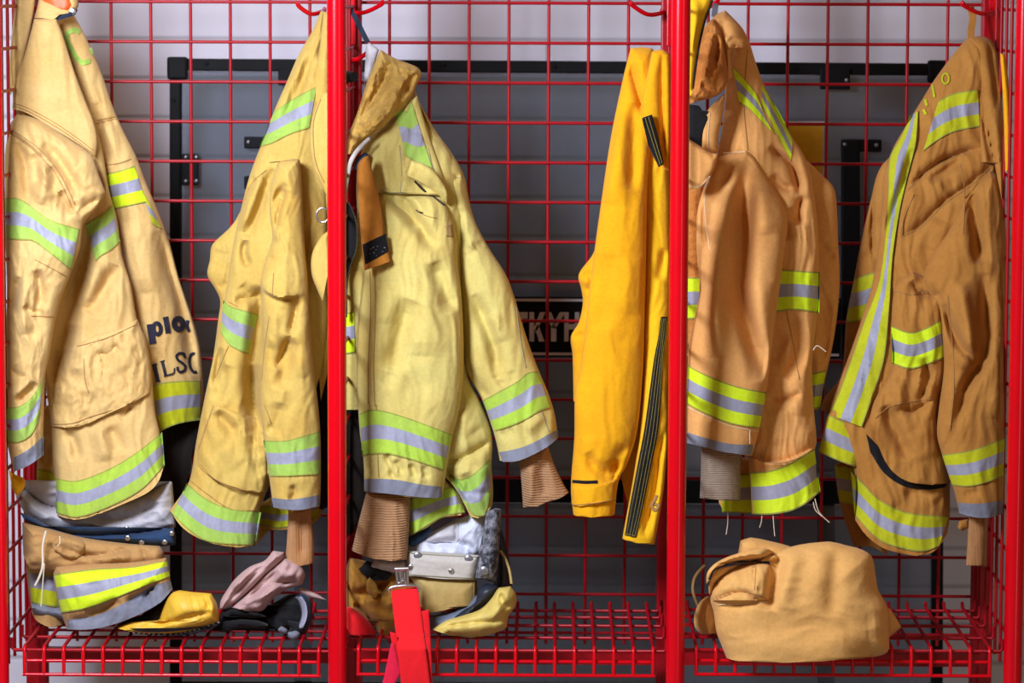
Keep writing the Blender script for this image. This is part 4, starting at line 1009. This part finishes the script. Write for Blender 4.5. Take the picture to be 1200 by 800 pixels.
co = Panel(px('808 122, 810 96, 814 70, 820 46, 828 28, 836 22, 844 36, 850 66, 853 92, 848 106, 836 114, 820 118'), base=((20, .27), (120, .185)), T=26, R=15, wr=3.5, wsc=(18, 9), seed=57, fine=1.5, folds=[('v', 7, 4, cL('130 100, 120 200')), ('r', 6, 6, cL('105 110, 90 240')), ('v', 6, 4, cL('75 250, 130 270'))]); co.build('collar', M_CORD, J, 'rust quilted collar lining')
cr = Panel(px('846 104, 850 70, 842 40, 832 26, 838 18, 850 12, 860 22, 870 33, 877 46, 872 57, 862 54, 856 62, 858 90'), base=((10, .30), (110, .225)), T=24, R=13, wr=1.6, seed=58, folds=[('s', 5, 4, cL('150 130, 170 105, 215 120')), ('v', 5, 5, cL('140 60, 160 110'))]); cr.build('collar_roll', M_TAN, J)
ribbon([(839, 4, .36), (838, 10, .33), (837, 20, .29)], .011, .003, 'hanger_loop', M_GREYHEM, J)
for pts in (((893, 604, .15), (892, 612, .15), (890, 618, .15)), ((906, 604, .15), (907, 618, .15), (908, 628, .15)), ((955, 584, .16), (960, 600, .16), (972, 612, .16)), ((953, 588, .16), (956, 598, .16), (965, 606, .16)), ((953, 410, .19), (958, 405, .185), (968, 412, .185)), ((852, 588, .25), (853, 610, .25), (851, 626, .25))):
    cord(pts, .0009, 'loose_thread', M_CORDW, J)

# ------------------------------------------------------------------ golden brown coat, far right
J = thing('turnout_coat', 'golden brown turnout coat at the far right with a long diagonal lime band', 'coat', tuple(W1(1070, 648, .25)), 'turnout coats hanging in the locker rack')
bk = Panel(px('962 480, 966 466, 985 440, 992 371, 1002 320, 1008 288, 1020 236, 1032 196, 1060 170, 1080 300, 1060 460, 1000 500'), base=.37, T=34, R=24, wr=2, seed=61, folds=[('c', 6, 3, o1('240 300, 240 760')), ('v', 6, 6, o1('150 740, 230 750'))]); bk.build('sleeve', M_BROWN6, J)
strip(bk, cP('130 55, 160 45, 180 40'), cP('108 165, 140 160, 165 150'), 'reflective_band', [M_SILVER, M_LIMEDIM], J, LSL)
hem_ = Panel(px('1000 640, 983 585, 978 545, 1000 530, 1040 540, 1040 650'), px('1020 640'), base=.34, T=20, R=16, wr=2.5, seed=62); hem_.build('rear_hem', M_BROWN6, J)
strip(hem_, px('978 545, 1000 548, 1020 556'), px('984 588, 1000 592, 1020 600'), 'reflective_band', [M_SILVER, M_LIMEDIM], J, LSL)
body = Panel(px('1002 609, 1004 570, 1000 548, 984 520, 971 490, 982 452, 998 408, 1011 370, 1024 325, 1032 260, 1036 205, 1046 175, 1060 150, 1076 124, 1096 92, 1120 60, 1136 42, 1152 44, 1166 58, 1172 110, 1172 200, 1160 300, 1150 420, 1122 500, 1114 560, 1113 604, 1110 625'),
             px('1097 644, 1078 651, 1055 648, 1035 642, 1016 628'), base=((40, .38), (200, .31), (640, .235)), T=48, R=40, wr=2.2, seed=63,
             folds=[('c', 8, 4, o1('480 290, 600 180, 720 100, 900 35, 980 25')), ('c', 6, 4, o1('440 610, 560 540, 720 380, 880 270, 1035 140')), ('v', 7, 6, o1('620 240, 720 180, 860 80')), ('v', 8, 10, o1('700 260, 800 250')), ('r', 8, 14, o1('620 700, 700 500')),
                    ('v', 8, 6, o1('510 20, 470 200, 400 400, 330 620')), ('r', 7, 10, cP('300 560, 340 600')), ('v', 8, 8, cP('250 590, 330 570')), ('r', 6, 12, cP('170 560, 230 620'))])
body.build('coat_body', M_BROWN6, J)
strip(body, px('1066 136, 1056 160, 1043 184, 1041 224, 1039 262, 1030 330, 1011 381, 988 447, 972 486'), px('1076 130, 1073 168, 1063 208, 1054 248, 1046 300, 1042 360, 1036 420, 1024 460, 1010 500'), 'reflective_band', [M_SILVER, M_LIMEDIM], J, LSL, off=8.0, thick=9.0)
lo = Panel(px('960 527, 965 505, 972 484, 990 470, 1012 490, 1012 508, 1004 548'), px('990 543, 975 536'), base=.24, T=16, R=9, wr=1.5, seed=64); lo.build('front_hem', M_BROWN6, J)
strip(lo, cP('68 392, 110 412, 160 435'), cP('40 482, 90 505, 135 520'), 'reflective_band', [M_SILVER, M_LIMEDIM], J, LSL)
strip(body, px('1100 118, 1116 110, 1130 107, 1146 105'), px('1082 177, 1096 166, 1116 155, 1148 148'), 'reflective_band', [M_SILVER, M_LIMEDIM], J, LSL)
strip(body, cP('120 530, 150 560, 190 600, 260 632, 362 642'), cP('130 640, 190 700, 250 722, 300 728, 338 715'), 'reflective_band', [M_SILVER, M_LIMEDIM], J, LSL)
decal(body, sp(px('1092 98, 1095 114'), 2.5) + sp(px('1084 116, 1086 124'), 3) + sp(px('1082 128, 1085 134'), 3) + sp(ring(1108, 92, 4, 6), 2), 'worn_lettering', M_LIMEDIM, J)
arm = Panel(px('1019 489, 1024 470, 1046 430, 1045 385, 1046 350, 1052 330, 1070 318, 1092 330, 1104 352, 1107 400, 1108 430, 1100 470, 1100 510, 1112 540, 1112 566'), px('1090 568, 1064 564, 1044 550, 1030 524'), base=lambda p: np.minimum(body.depth(p), .262), T=30, R=18, wr=2.2, seed=65,
            folds=[('c', 8, 4, cP('270 60, 290 90, 330 100')), ('v', 8, 5, cP('300 250, 310 300, 290 360')), ('c', 6, 4, cP('240 370, 270 385, 330 350')), ('r', 8, 9, cP('240 300, 240 380')), ('v', 8, 8, cP('200 370, 230 430, 260 500')), ('r', 6, 8, cP('300 300, 330 400')), ('r', 6, 12, cP('280 430, 310 500'))])
arm.build('front_pocket', M_BROWN6, J)
strip(arm, cP('220 172, 265 188, 300 180, 342 158'), cP('222 265, 265 278, 300 270, 352 250'), 'reflective_band', [M_SILVER, M_LIME], J, LSL)
seam(arm, [cP('265 185, 262 275'), cP('225 85, 270 95, 300 90'), cP('180 400, 220 370, 330 350')], 'seam', M_THREAD, J)
slit = Panel(px('1015 508, 1030 524, 1044 547, 1064 561, 1090 565, 1113 563, 1108 571, 1085 574, 1058 569, 1036 554, 1020 530'), base=lambda p: np.minimum(body.depth(p), .245), T=5, R=4, wr=.4, step=1.2)
slit.build('pocket_slit', M_BLACKCLOTH, J, 'black pocket opening')
seam(body, [o1('485 295, 600 190, 720 108, 900 42'), o1('450 610, 570 545, 730 390, 890 280, 1035 148'), o1('440 600, 450 500, 520 330')], 'seam', M_THREAD, J)
sleeve = Panel(px('1124 600, 1118 575, 1111 555, 1104 533, 1098 509, 1100 480, 1106 433, 1105 400, 1100 360, 1082 330, 1092 300, 1112 270, 1132 232, 1140 220, 1160 200, 1170 206, 1176 224, 1179 280, 1180 320, 1179 420, 1178 514, 1177 560, 1175 602'),
               px('1160 606, 1140 606'), base=((200, .28), (400, .20), (600, .17)), T=48, R=34, wr=2.0, seed=66,
               folds=[('v', 12, 8, o1('890 280, 920 430, 950 650, 970 800')), ('v', 11, 7, cP('450 40, 450 240, 400 330, 370 440')), ('r', 8, 9, cP('390 60, 410 200, 400 280')), ('c', 10, 5, cP('285 80, 310 110, 340 90')), ('v', 10, 6, cP('345 120, 390 220, 430 260')), ('r', 7, 8, cP('380 330, 370 440')),
                      ('r', 6, 12, cP('480 200, 480 400')), ('v', 6, 6, cP('400 590, 440 580'))])
sleeve.build('sleeve', M_BROWN6, J)
strip(sleeve, cP('345 490, 385 485, 430 475, 500 448'), cP('370 565, 410 568, 450 560, 497 542'), 'reflective_band', [M_SILVER, M_LIMEDIM], J, LSL, wrap=True)
strip(sleeve, cP('384 608, 440 610, 494 602'), px('1124 601, 1142 606, 1160 606, 1175 601'), 'hem_binding', M_GREYHEM, J, ((1, 0),), wrap=True)
seam(sleeve, [cP('360 100, 375 300, 365 430'), o1('830 130, 860 300, 850 600')], 'seam', M_THREAD, J)
wp = Panel(px('1132 663, 1134 630, 1136 600, 1158 600, 1157 635, 1156 664'), base=.215, T=20, R=11, wr=2, seed=67); wp.build('wristlet', M_KNITP, J, 'peach knitted wristlet')
tb = Panel(px('1122 618, 1124 610, 1134 608, 1136 618, 1128 622'), base=.22, T=12, R=6); tb.build('thumb_loop', M_BROWN6, J)
cl = Panel(px('1150 190, 1146 120, 1138 70, 1136 44, 1150 42, 1164 50, 1170 80, 1175 130, 1176 200, 1174 235, 1168 205, 1158 150'), base=((40, .37), (230, .235)), T=26, R=14, wr=1.6, seed=68, folds=[('c', 8, 4, cO('455 180, 480 350, 510 480, 540 560')), ('v', 5, 5, cO('500 110, 510 160, 530 320'))]); cl.build('collar', M_BROWN6, J)
ce = Panel(px('1178 202, 1176 130, 1172 62, 1178 64, 1183 110, 1185 160, 1184 196'), base=.19, T=10, R=5, wr=.8); ce.build('collar_edge', M_AMBER, J)
ribbon([(1137, 8, .385), (1140, 20, .385), (1138, 36, .375), (1138, 48, .365)], .013, .004, 'hanger_loop', M_BROWN6, J)
# ================================================================== things on the shelves
# ------------------------------------------------------------------ folded pants, left bay
J = thing('bunker_pants', 'folded down tan bunker pants with grey lining and lime band, in the left bay', 'pants', tuple(W1(120, 742, .2)), 'folded bunker pants')
lp = Panel(px('38 720, 33 690, 30 645, 34 632, 66 640, 72 680, 74 732'), px('60 735, 44 728'), base=.22, T=34, R=20, wr=2.5, seed=71, folds=[('v', 6, 6, px('50 650, 48 720'))]); lp.build('pant_leg', M_PANT1, J)
strip(lp, px('32 652, 50 655, 68 658'), px('37 706, 52 709, 72 712'), 'reflective_band', [M_SILVER, M_LIMEDIM], J, LSL)
hemb = Panel(cC('110 500, 160 505, 230 520, 230 560, 200 553, 140 545, 115 530'), base=.20, T=24, R=10, wr=1); hemb.build('hem_binding', M_GREYHEM, J)
leg = Panel(cC('235 590, 215 535, 196 460, 188 395, 200 370, 330 360, 470 355, 585 340, 592 370, 598 410, 606 450'), cC('560 500, 440 560, 330 590, 280 596'), base=.14, T=56, R=44, wr=2.2, seed=72, folds=[('c', 6, 3, cC('530 460, 500 500, 540 440')), ('v', 7, 5, cC('440 500, 500 470, 560 430')), ('v', 7, 5, cC('300 540, 360 520, 420 490')), ('c', 6, 4, cC('240 560, 320 550, 400 520')), ('v', 6, 12, cC('330 420, 340 480'))])
leg.build('pant_leg', M_PANT1, J)
strip(leg, cC('190 398, 330 380, 470 372, 588 350'), cC('215 535, 330 512, 470 455, 598 405'), 'reflective_band', [M_SILVER, M_LIME], J, LSL)
strip(leg, cC('238 558, 330 545, 450 492, 540 440, 600 420'), cC('236 592, 330 590, 440 560, 560 500, 607 450'), 'hem_binding', M_GREYHEM, J, ((1, 0),))
fold = Panel(cC('82 330, 78 215, 180 240, 300 270, 450 290, 560 298, 576 322, 572 368, 480 378, 330 384, 200 398, 110 392'), base=.18, T=48, R=18, wr=3.0, wsc=(40, 14), wang=0, seed=73, folds=[('c', 6, 4, cC('180 300, 330 330, 480 300')), ('c', 5, 3, cC('500 300, 515 370')), ('r', 6, 8, cC('320 350, 460 330'))])
fold.build('waist_fold', M_PANT1, J)
tog = Panel(cC('182 290, 200 268, 240 260, 285 272, 302 295, 292 328, 255 345, 225 338, 195 318'), base=fold, T=14, R=8, wr=1); tog.build('toggle_flap', M_PANT1, J)
band = Panel(cC('70 180, 110 195, 180 232, 265 258, 440 255, 610 232, 618 262, 616 298, 560 300, 440 290, 300 275, 180 248, 90 215'), base=.20, T=34, R=9, wr=1.2, wang=0, seed=74); band.build('waistband', M_DENIM, J, 'dark blue waistband with snaps')
lin_p = Panel(cC('40 50, 62 60, 100 110, 180 160, 260 165, 430 140, 560 90, 605 70, 612 150, 618 232, 560 246, 440 260, 280 263, 180 234, 100 195, 60 140'), base=.25, T=42, R=26, wr=3.0, wsc=(50, 18), wang=0, seed=75, folds=[('c', 6, 4, cC('300 200, 440 200, 560 150')), ('v', 6, 8, cC('500 220, 560 180')), ('r', 5, 10, cC('200 190, 300 230'))])
lin_p.build('lining', M_LINING, J, 'grey white lining')
yp = Panel(cC('30 30, 48 45, 85 60, 88 90, 60 125, 44 100'), base=.15, T=10, R=8, wr=1); yp.build('lining_corner', M_AMBER, J, 'orange yellow corner')
for x, y in ((148.5, 619), (149.5, 630), (193, 635), (201, 625), (166, 635)):
    snap(lin_p if y < 620 else band, x, y, .0055, 'snap', J)
cord([(54, 622, .10), (50, 640, .10), (50, 662, .098), (46, 676, .098), (41, 686, .10)], .0022, 'cord', M_CORDW, J)
cord([(52, 660, .098), (50, 684, .098), (48, 710, .098)], .001, 'loose_thread', M_CORDW, J)
cord([(70, 628, .10), (70, 636, .098), (67, 640, .098)], .001, 'loose_thread', M_CORDW, J)

# yellow-toed boot, left bay
J = thing('rubber_boot', 'boot with bright yellow toe cap below the tan pants in the left bay', 'boot', tuple(W1(205, 743, .12)), 'rubber boots')
sh = Panel(cC('400 590, 440 560, 500 540, 560 490, 600 455, 625 470, 610 560, 560 590'), base=.16, T=40, R=20, wr=.6); sh.build('boot_shaft', M_RUBBERB, J)
so = Panel(cC('410 588, 480 602, 600 606, 700 590, 768 566, 770 578, 720 598, 640 614, 560 614, 470 606'), base=.125, T=52, R=7, wr=.2); so.build('sole', M_RUBBERB, J, 'dark sole')
toe = Panel(cC('404 586, 440 572, 480 562, 560 560, 572 520, 590 480, 622 455, 690 462, 742 464, 762 500, 770 540, 768 568, 700 592, 600 610, 480 604'), base=.115, T=58, R=30, wr=1.2, seed=76, folds=[('c', 5, 3, cC('430 580, 560 572, 700 540, 760 530')), ('r', 5, 4, cC('735 470, 750 500, 745 545')), ('c', 4, 3, cC('720 470, 735 520'))])
toe.build('toe_cap', M_RUBBERY, J, 'yellow rubber toe cap')
decal(toe, [[(x - 1.6, y - 1), (x + 1.2, y - 1.4), (x + 1.4, y + .6), (x - 1.4, y + 1)] for (x, y) in smooth_line(cC('470 603, 560 609, 620 608, 700 592, 766 568'), step=6)], 'sole_stitching', M_WHITE, J)

# mauve hood and black gloves
J = thing('knit_hood', 'crumpled mauve knitted hood lying on the black gloves', 'hood', tuple(W1(310, 715, .16)))
a = Panel(cC('772 522, 776 490, 800 450, 830 410, 880 370, 930 350, 960 315, 1000 320, 990 350, 930 400, 870 460, 820 500, 790 520'), base=.14, T=34, R=18, wr=3, wsc=(40, 10), wang=-45, seed=77, folds=[('v', 6, 4, cC('800 500, 870 420, 940 360')), ('r', 6, 5, cC('820 450, 900 380'))]); a.build('hood_fold', M_HOOD, J)
b_ = Panel(cC('812 515, 850 480, 900 430, 960 370, 1000 340, 1050 360, 1072 395, 1062 435, 1010 450, 960 485, 920 528, 880 530'), base=.15, T=46, R=26, wr=3.4, wsc=(40, 12), wang=-35, seed=78, folds=[('c', 7, 4, cC('860 490, 950 430, 1060 430')), ('v', 6, 5, cC('880 450, 980 390')), ('r', 6, 6, cC('900 500, 980 440'))]); b_.build('hood_body', M_HOOD, J)
c_ = Panel(cC('1050 440, 1072 450, 1120 470, 1150 490, 1110 486, 1060 470'), base=.17, T=12, R=7, wr=1); c_.build('hood_tip', M_HOOD, J)
J = thing('work_glove', 'black work glove with pale curved strip on its cuff, right of the yellow boot toe', 'glove', tuple(W1(310, 745, .14)), 'black gloves')
g_ = Panel(cC('770 560, 790 525, 830 510, 900 530, 960 500, 1020 468, 1070 468, 1095 505, 1095 560, 1070 590, 1000 600, 940 585, 850 590, 790 600'), base=.19, T=44, R=24, wr=3, wsc=(30, 10), wang=0, seed=79, folds=[('v', 8, 5, cC('800 550, 900 545, 980 520')), ('v', 8, 5, cC('960 520, 960 590'))]); g_.build('glove_palm', M_BLACKCLOTH, J)
for pts in ('740 600, 770 570, 830 555, 905 560, 945 575, 930 592, 850 590, 790 602', '770 545, 790 520, 840 512, 900 528, 940 548, 890 552, 820 548', '1010 560, 1060 570, 1080 590, 1060 615, 1030 628, 1005 612, 1020 590'):
    f_ = Panel(cC(pts), base=.15, T=24, R=10, wr=2, wsc=(20, 8), wang=0, seed=len(pts)); f_.build('glove_finger', M_BLACKCLOTH, J)
cu = Panel(cC('1060 462, 1085 475, 1097 510, 1096 560, 1080 592, 1050 600, 1040 590, 1060 540, 1052 500, 1036 478'), base=.15, T=26, R=9, wr=.8); cu.build('cuff', M_NAVY, J)
strip(cu, cC('1038 478, 1056 500, 1062 540, 1048 588'), cC('1060 476, 1076 500, 1080 545, 1064 590'), 'pale_strip', [M_SILVER], J, ((1, 0),))
tp = Panel(cC('975 590, 990 580, 1010 590, 1012 604, 1000 610, 985 602'), base=.12, T=14, R=6, wr=.8); tp.build('finger_tip', M_GREYHEM, J, 'grey finger tip')
tp = Panel(cC('1012 600, 1040 596, 1056 604, 1050 622, 1030 632, 1012 620'), base=.12, T=14, R=7, wr=.8); tp.build('finger_tip', M_GREYHEM, J, 'grey finger tip')

# ------------------------------------------------------------------ folded pants, middle bay
J = thing('bunker_pants', 'folded ochre bunker pants with white snap waistband, in the middle bay', 'pants', tuple(W1(490, 740, .2)), 'folded bunker pants')
oc = Panel(cH('50 560, 48 380, 60 340, 110 350, 200 390, 260 410, 300 420, 300 500, 230 580, 205 600, 180 632, 165 610, 140 570, 90 510'), base=.21, T=46, R=24, wr=3.5, wsc=(40, 16), seed=81, folds=[('v', 8, 6, cH('60 470, 120 460, 200 420')), ('r', 8, 8, cH('110 500, 180 470, 220 520')), ('c', 7, 4, cH('90 500, 130 470, 210 460')), ('v', 7, 5, cH('130 400, 190 470'))]); oc.build('pant_leg', M_OCHRE, J)
ol = Panel(cH('300 505, 290 440, 265 400, 320 400, 430 410, 506 415, 508 460, 503 512'), cH('450 510, 345 532'), base=.17, T=38, R=20, wr=1.2, seed=82); ol.build('pant_front', M_OLIVE, J)
seam(ol, [cH('497 420, 495 510')], 'seam', M_THREAD, J)
bl = Panel(cH('255 292, 262 272, 300 250, 345 225, 350 245, 320 275, 290 300'), base=.19, T=14, R=8, wr=1); bl.build('blue_edge', M_DENIM, J, 'blue edge of the lining')
wl = Panel(cH('258 330, 260 295, 330 260, 420 215, 500 180, 545 170, 560 230, 540 330, 500 340'), base=.215, T=40, R=24, wr=2.4, wsc=(30, 16), seed=83, folds=[('v', 6, 5, cH('330 290, 420 285, 500 310')), ('c', 4, 3, cH('435 200, 432 290'))]); wl.build('lining', M_LINING2, J, 'white and blue lining')
pt = Panel(cH('330 262, 440 200, 446 280, 430 288, 330 285'), base=wl, T=4, R=3, wr=.4, sm=False); pt.build('care_label', M_LINING, J)
vl = Panel(cH('500 412, 512 330, 530 240, 540 178, 575 165, 592 168, 590 240, 582 350, 574 428, 540 418'), base=.15, T=30, R=12, wr=1, seed=84); vl.build('hook_strip', M_VELCRO, J, 'worn black hook strip')
sf = Panel(cH('258 404, 258 330, 262 314, 380 322, 520 328, 512 370, 500 420'), cH('400 416, 300 407'), base=.16, T=28, R=12, wr=1.0, wang=0, seed=85); sf.build('waistband', M_STONE, J, 'stone coloured waistband with snaps')
seam(sf, [cH('262 324, 390 332, 515 338'), cH('262 398, 400 408, 498 412')], 'seam', M_THREADG, J)
for x, y, r, m in ((298, 333, .0075, M_SCREW), (477, 344, .0075, M_SCREW), (275, 372, .006, M_CHROME), (416, 386, .0055, M_CHROME)):
    snap(sf, 390 + x / 3, 540 + y / 3, r, 'snap', J, m)
snap(vl, 390 + 533 / 3, 540 + 385 / 3, .008, 'snap', J, M_SCREW)
tg = Panel(cH('118 420, 130 408, 150 430, 160 460, 150 482, 130 470, 118 455'), base=.14, T=12, R=6, wr=.8); tg.build('frayed_tab', M_COLLAR3, J, 'pale frayed tab')
dk = Panel(cH('90 380, 120 350, 190 380, 210 400, 190 420, 150 400, 130 420'), base=.165, T=14, R=8, wr=2); dk.build('lining_or_shade', M_BLACKCLOTH, J, 'black inner lining')
wr2 = Panel(cH('130 370, 150 340, 200 350, 260 350, 262 400, 230 395, 180 385'), base=.16, T=18, R=9, wr=2); wr2.build('lining_fold', M_LINING, J)

J = thing('rubber_boot', 'boot with faded yellow toe cap under the white waistband in the middle bay', 'boot', tuple(W1(550, 748, .13)), 'rubber boots')
lp_ = [(586, 645, .17), (592, 654, .165), (597, 668, .16), (599.5, 684, .15)]
sh = Panel(cH('340 595, 345 545, 430 520, 500 470, 545 440, 580 440, 560 500, 480 555, 400 600'), base=.165, T=38, R=18, wr=.6); sh.build('boot_shaft', M_RUBBERG, J, 'grey blue boot shaft')
sh2 = Panel(cH('410 555, 460 520, 500 490, 510 450, 545 430, 585 442, 570 480, 500 530'), base=.15, T=34, R=12, wr=.5); sh2.build('instep', M_RUBBERB, J)
sho = Panel(cH('565 440, 575 330, 590 230, 610 300, 626 380, 630 450, 600 460'), base=.21, T=34, R=16, wr=.5); sho.build('boot_collar', M_RUBBERB, J)
toe = Panel(cH('348 592, 400 560, 450 545, 520 520, 560 480, 585 445, 625 440, 645 470, 642 510, 618 545, 612 585, 570 605, 500 620, 420 616'), base=.10, T=56, R=28, wr=1.4, seed=86, folds=[('c', 5, 3, cH('370 585, 480 570, 610 560')), ('v', 6, 4, cH('590 460, 600 500, 640 520')), ('r', 6, 6, cH('560 500, 590 540'))])
toe.build('toe_cap', M_RUBBERP, J, 'faded yellow rubber toe cap')
cord(lp_, .0026, 'pull_loop', M_OLIVE, J)

# ------------------------------------------------------------------ suspenders
J = thing('suspenders', 'red suspenders clipped to the white waistband and hanging over the shelf edge', 'suspenders', tuple(W1(485, 800, .0)))
def flat(pts, y, T, name, mat, hem=()):
    p_ = Panel(pts, hem, base=y, T=T, R=3, wr=.6, sm=False, Tb=1.0); return p_.build(name, mat, J)
flat(cH('345 830, 330 660, 312 526, 338 522, 345 640, 352 830'), -.012, 2, 'strap', M_REDSTRAP)
flat(cH('160 830, 180 760, 205 640, 215 640, 240 745, 215 790, 205 830'), -.010, 2, 'strap', M_PINKSTRAP)
flat(cH('232 745, 215 690, 200 600, 222 605, 240 680, 246 740'), -.006, 2, 'strap', M_REDSTRAP)
def front_y(p): return np.interp(p[:, 1], [688, 740, 760, 830], [.075, .02, -.022, -.022])
flat(cH('246 840, 225 640, 204 456, 250 446, 300 444, 322 620, 350 840'), front_y, 3, 'strap', M_REDSTRAP)
ccl = MB()
def rod(pts, r): ccl.tube([W1(390 + x / 3, 540 + y / 3, .068) for x, y in pts], r, n=8)
rod([(196, 462), (196, 450), (210, 442), (250, 438), (292, 438), (303, 446), (302, 456)], .003)
for seg in (((222, 382), (228, 436)), ((262, 380), (262, 436)), ((236, 392), (240, 430)), ((252, 390), (252, 430))): rod(seg, .0028)
rod(((218, 380), (266, 378)), .004); rod(((228, 432), (246, 420), (262, 432)), .0022)
ccl.box(W1(390 + 243 / 3, 540 + 402 / 3, .072), (.019, .003, .026), bev=.001)
ccl.build('clip', M_CHROME, J, label='silver metal clip')
J = thing('red_strap_bundle', 'rolled red webbing on the shelf just right of the second post', 'strap', tuple(W1(420, 745, .2)))
rb = Panel(cH('40 612, 40 515, 60 512, 110 545, 140 580, 152 610'), cH('100 615'), base=.16, T=34, R=18, wr=1.5, seed=88); rb.build('strap_roll', M_REDSTRAP, J)

# ------------------------------------------------------------------ rolled bundle, right bay
J = thing('bunker_pants', 'rolled light tan bunker pants lying on the shelf of the right bay', 'pants', tuple(W1(935, 773, .2)), 'folded bunker pants')
r0 = Panel(cN('120 410, 98 385, 96 345, 115 300, 140 280, 170 300, 180 360, 176 405'), base=.10, T=50, R=26, wr=2, seed=91); r0.build('roll_end', M_BUNDLE, J)
r1 = Panel(cN('240 150, 250 95, 285 84, 330 92, 420 115, 440 130, 380 170, 300 160'), base=.12, T=34, R=18, wr=2, seed=92); r1.build('rear_fold', M_BUNDLE, J)
main = Panel(cN('205 490, 185 440, 170 400, 160 330, 150 290, 170 235, 220 195, 290 165, 350 143, 400 122, 450 108, 550 98, 610 112, 650 122, 688 145, 702 200, 712 260, 735 300, 745 330, 748 420, 748 458, 735 474, 690 486'), cN('600 492, 480 502, 330 503, 240 498'), base=.015, T=70, Tb=190, R=58, wr=1.6, wsc=(90, 30), wang=0, seed=93,
             folds=[('v', 9, 9, cN('385 130, 375 200, 355 270, 345 330')), ('v', 4, 12, cN('490 130, 450 230, 425 320')), ('v', 5, 11, cN('568 120, 564 220, 555 350')), ('r', 4, 16, cN('430 130, 400 250, 390 330')), ('r', 3, 18, cN('525 120, 510 260')),
                    ('c', 4, 3, cN('170 315, 250 310, 350 290')), ('v', 4, 16, cN('260 380, 500 390, 700 370')), ('r', 8, 30, cN('240 420, 450 440, 680 420'))])
main.build('rolled_cloth', M_BUNDLE, J)
pk = Panel(cN('160 300, 145 270, 150 220, 175 190, 250 175, 312 168, 350 175, 350 230, 346 296, 300 290, 270 268, 215 272, 170 290'), base=lambda p: np.minimum(main.depth(p), .05), T=16, R=10, wr=2.4, wsc=(30, 14), seed=94, folds=[('s', 5, 5, cN('250 262, 270 268, 345 296')), ('s', 4, 4, cN('303 170, 298 262')), ('r', 5, 8, cN('190 220, 240 200'))]); pk.build('cargo_pocket', M_BUNDLE, J)
fl = Panel(cN('136 240, 140 200, 175 165, 250 135, 330 120, 365 135, 378 155, 340 168, 290 160, 230 165, 180 185, 155 215'), base=lambda p: np.minimum(main.depth(p), .06), T=20, R=11, wr=2.2, seed=95, folds=[('r', 5, 6, cN('170 190, 250 150, 350 145'))]); fl.build('pocket_flap', M_BUNDLE, J)
seam(fl, [cN('145 225, 165 190, 230 170, 290 166, 350 170')], 'hook_strip', M_NAVY, J, w=3.2, off=1.5)
seam(pk, [cN('165 295, 215 275, 260 265, 340 290'), cN('303 180, 298 262')], 'seam', M_THREAD, J); seam(main, [cN('172 310, 250 307, 340 300')], 'seam', M_THREADL, J)
tl = Panel(cN('735 420, 738 330, 748 320, 770 350, 790 385, 770 400, 748 420'), base=.05, T=16, R=9, wr=1.5, seed=96); tl.build('corner_fold', M_BUNDLE, J)
cord([(826, 662, .28), (815, 675, .27), (812, 690, .265), (816, 705, .265), (822, 716, .26)], .003, 'tie_cord', M_THREAD, J)
